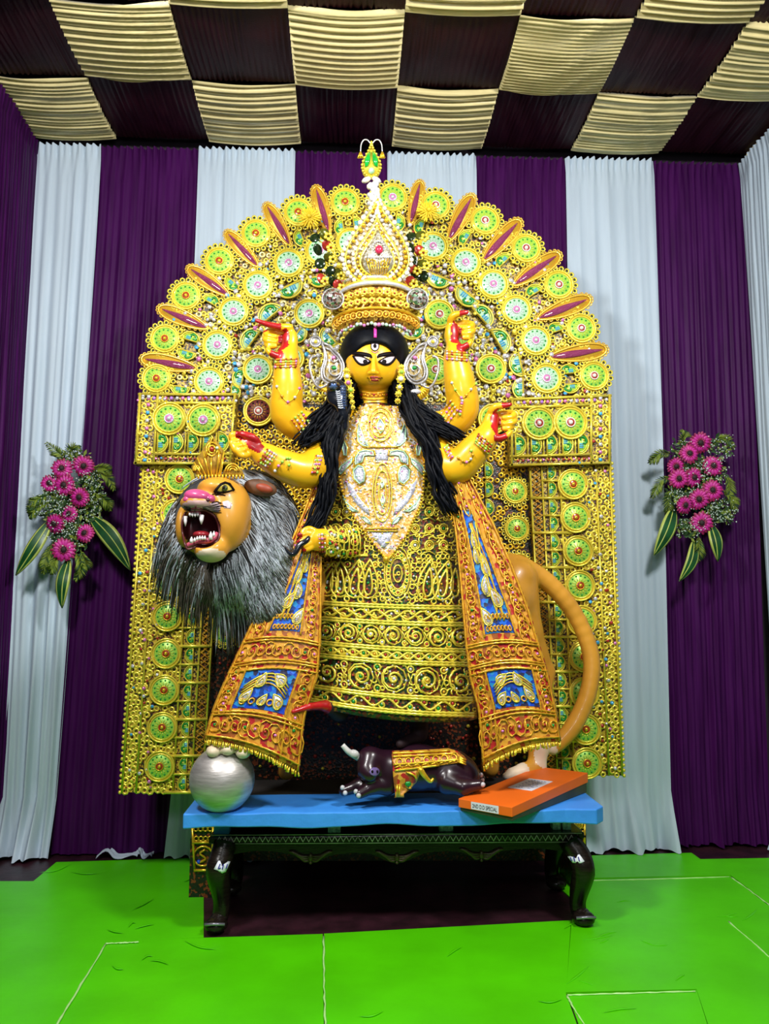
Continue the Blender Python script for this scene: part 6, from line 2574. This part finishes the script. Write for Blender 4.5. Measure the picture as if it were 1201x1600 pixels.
def bouquet(label, Y, flowers, leaves, ferns, cloud, seed):
    rnd = random.Random(seed)
    random.seed(seed)
    cx = sum(f[0] for f in flowers) / len(flowers)
    cy = sum(f[1] for f in flowers) / len(flowers)
    t = thing('flower_bouquet', label, 'bouquet', P(cx, cy, Y), 'bouquets on the curtains')
    for f in flowers:
        c = P(f[0], f[1], Y - .10 + rnd.uniform(-.02, .02))
        R = f[2] * .0044
        tx_, tz_ = rnd.uniform(-.3, .3), rnd.uniform(-.35, .1)
        ax, ay = V((1, tx_, 0)).normalized(), V((0, tz_, 1)).normalized()
        b = MB()
        petals(b, c, R, 18, 0, ax, ay, .30, .98)
        petals(b, c + V((0, -.008, 0)), R * .80, 15, 1, ax, ay, .35, .9)
        petals(b, c + V((0, -.014, 0)), R * .45, 12, 0, ax, ay, .5, .8)
        o = b.build('gerbera', [M_PET, M_PET2], t)
        b = MB()
        b.ball(c + V((0, -.014, 0)), (R * .26, .012, R * .26), 9, 6, 0)
        for i in range(10):
            a = 2 * pi * i / 10
            b.ball(c + V((R * .27 * math.cos(a), -.016, R * .27 * math.sin(a))), .004, 5, 3, 0)
        b.build('flower_eye', M_EYE, o)
        b = MB()
        b.tube([c + V((0, .01, 0)), c + V((rnd.uniform(-.02, .02), .05, -.06)), P(cx, cy + 30, Y)], .004, 5)
        b.build('stem', M_FERND, o)
    for l in leaves:
        leaf(t, l[0], l[1], l[2] * .0039, Y - .05, l[3] if len(l) > 3 else 0)
    for q in ferns:
        sp = spline([(x, y) for x, y in q], 26)
        b = MB()
        w = [P(x, y, Y - .05 - .04 * math.sin(pi * i / 25)) for i, (x, y) in enumerate(sp)]
        b.tube(w, [.003 * (1 - .7 * i / 25) for i in range(26)], 4, 0)
        for i in range(2, 26):
            dd = (w[i] - w[i - 1]).normalized()
            sd = dd.cross(V((0, 1, 0)))
            L = .042 * math.sin(pi * (i + 3) / 30) + .008
            for s in (-1, 1):
                e = w[i] + sd * (s * L * .8) + dd * (L * .7) + V((0, rnd.uniform(-.015, .005), -.008))
                b.tube([w[i], w[i].lerp(e, .55) + V((0, -.004, 0)), e], [.0022, .0042, .001], 3, 1 if rnd.random() < .3 else 0)
        b.build('fern_frond', [M_FERN, M_FERND], t)
    # leafy filling and baby's breath
    b, w = MB(), MB()
    for (x, y, rx, ry, n) in cloud:
        for i in range(n):
            a, r = rnd.uniform(0, 2 * pi), rnd.random() ** .6
            p = P(x + rx * r * math.cos(a), y + ry * r * math.sin(a), Y - .03 - .05 * rnd.random())
            d = V((rnd.gauss(0, 1), -abs(rnd.gauss(0, .6)), rnd.gauss(0, 1))).normalized()
            L = rnd.uniform(.02, .05)
            s = d.cross(V((0, 1, 0))).normalized() * L * .22
            b.add([p, p + d * L * .5 + s, p + d * L, p + d * L * .5 - s], [(0, 1, 2, 3)], rnd.choice((0, 0, 1)))
            if i % 2 == 0:
                w.ball(p + V((0, -.03, 0)) + d * L, rnd.uniform(.003, .0055), 5, 3)
    stuff(b.build('leafy_filling', [M_FERND, M_FERN], t))
    stuff(w.build('tiny_white_flowers', M_BREATH, t))
    b = MB()
    b.ball(P(cx, cy + 8, Y + .0), (.10, .045, .17), 12, 8)
    b.build('foam_holder', M_FERND, t)
    return t


bouquet('bouquet of magenta gerberas with striped leaves on the left white curtain', YW - .09,
        [(97, 732, 15), (131, 728, 16), (78, 755, 13), (101, 758, 16), (125, 777, 15), (109, 803, 13), (86, 818, 15), (133, 833, 14), (100, 859, 17)],
        [((78, 815), (25, 899), 11.5, .02), ((143, 808), (204, 891), 14, .03), ((107, 875), (97, 950), 10.5, .0)],
        [[(140, 742), (158, 740), (170, 748), (178, 764)], [(140, 735), (155, 731), (166, 733), (174, 737)], [(108, 735), (98, 715), (88, 705), (74, 692)], [(122, 725), (112, 705), (116, 700), (124, 696)],
         [(80, 770), (64, 778), (52, 785), (44, 796)], [(78, 782), (62, 790), (52, 800), (46, 806)], [(150, 770), (160, 778), (168, 786), (172, 796)], [(84, 845), (76, 862), (70, 880), (68, 894)],
         [(118, 862), (124, 876), (126, 890), (118, 905)], [(92, 862), (86, 874), (82, 886), (78, 894)], [(126, 860), (130, 870), (134, 880), (132, 890)]],
        [(95, 785, 30, 40, 420), (140, 775, 24, 40, 360), (110, 835, 32, 28, 260), (115, 715, 26, 14, 60)], 5)
bouquet('bouquet of magenta gerberas with striped leaves on the right purple curtain', YW - .10,
        [(1093, 692, 17), (1076, 709, 15), (1055, 729, 14), (1113, 728, 16), (1060, 748, 15), (1083, 746, 15), (1112, 766, 16), (1091, 780, 16), (1069, 789, 14), (1095, 817, 17)],
        [((1052, 795), (1021, 868), 12.5, .0), ((1110, 820), (1121, 877), 10.5, -.01), ((1084, 846), (1061, 908), 9.5, .01)],
        [[(1050, 710), (1034, 708), (1024, 714), (1014, 722)], [(1050, 745), (1034, 750), (1026, 762), (1018, 776)], [(1070, 700), (1066, 688), (1070, 678), (1064, 672)], [(1110, 695), (1124, 686), (1136, 688), (1146, 698)],
         [(1130, 740), (1138, 752), (1140, 768), (1142, 790)], [(1128, 765), (1140, 775), (1146, 785), (1148, 800)], [(1052, 765), (1044, 775), (1044, 790), (1042, 800)], [(1090, 835), (1092, 850), (1092, 864), (1088, 876)]],
        [(1118, 700, 24, 18, 110), (1100, 735, 34, 20, 200), (1055, 775, 16, 14, 110), (1120, 800, 26, 16, 240), (1075, 825, 20, 16, 120), (1065, 700, 16, 14, 60), (1085, 765, 40, 40, 200)], 9)
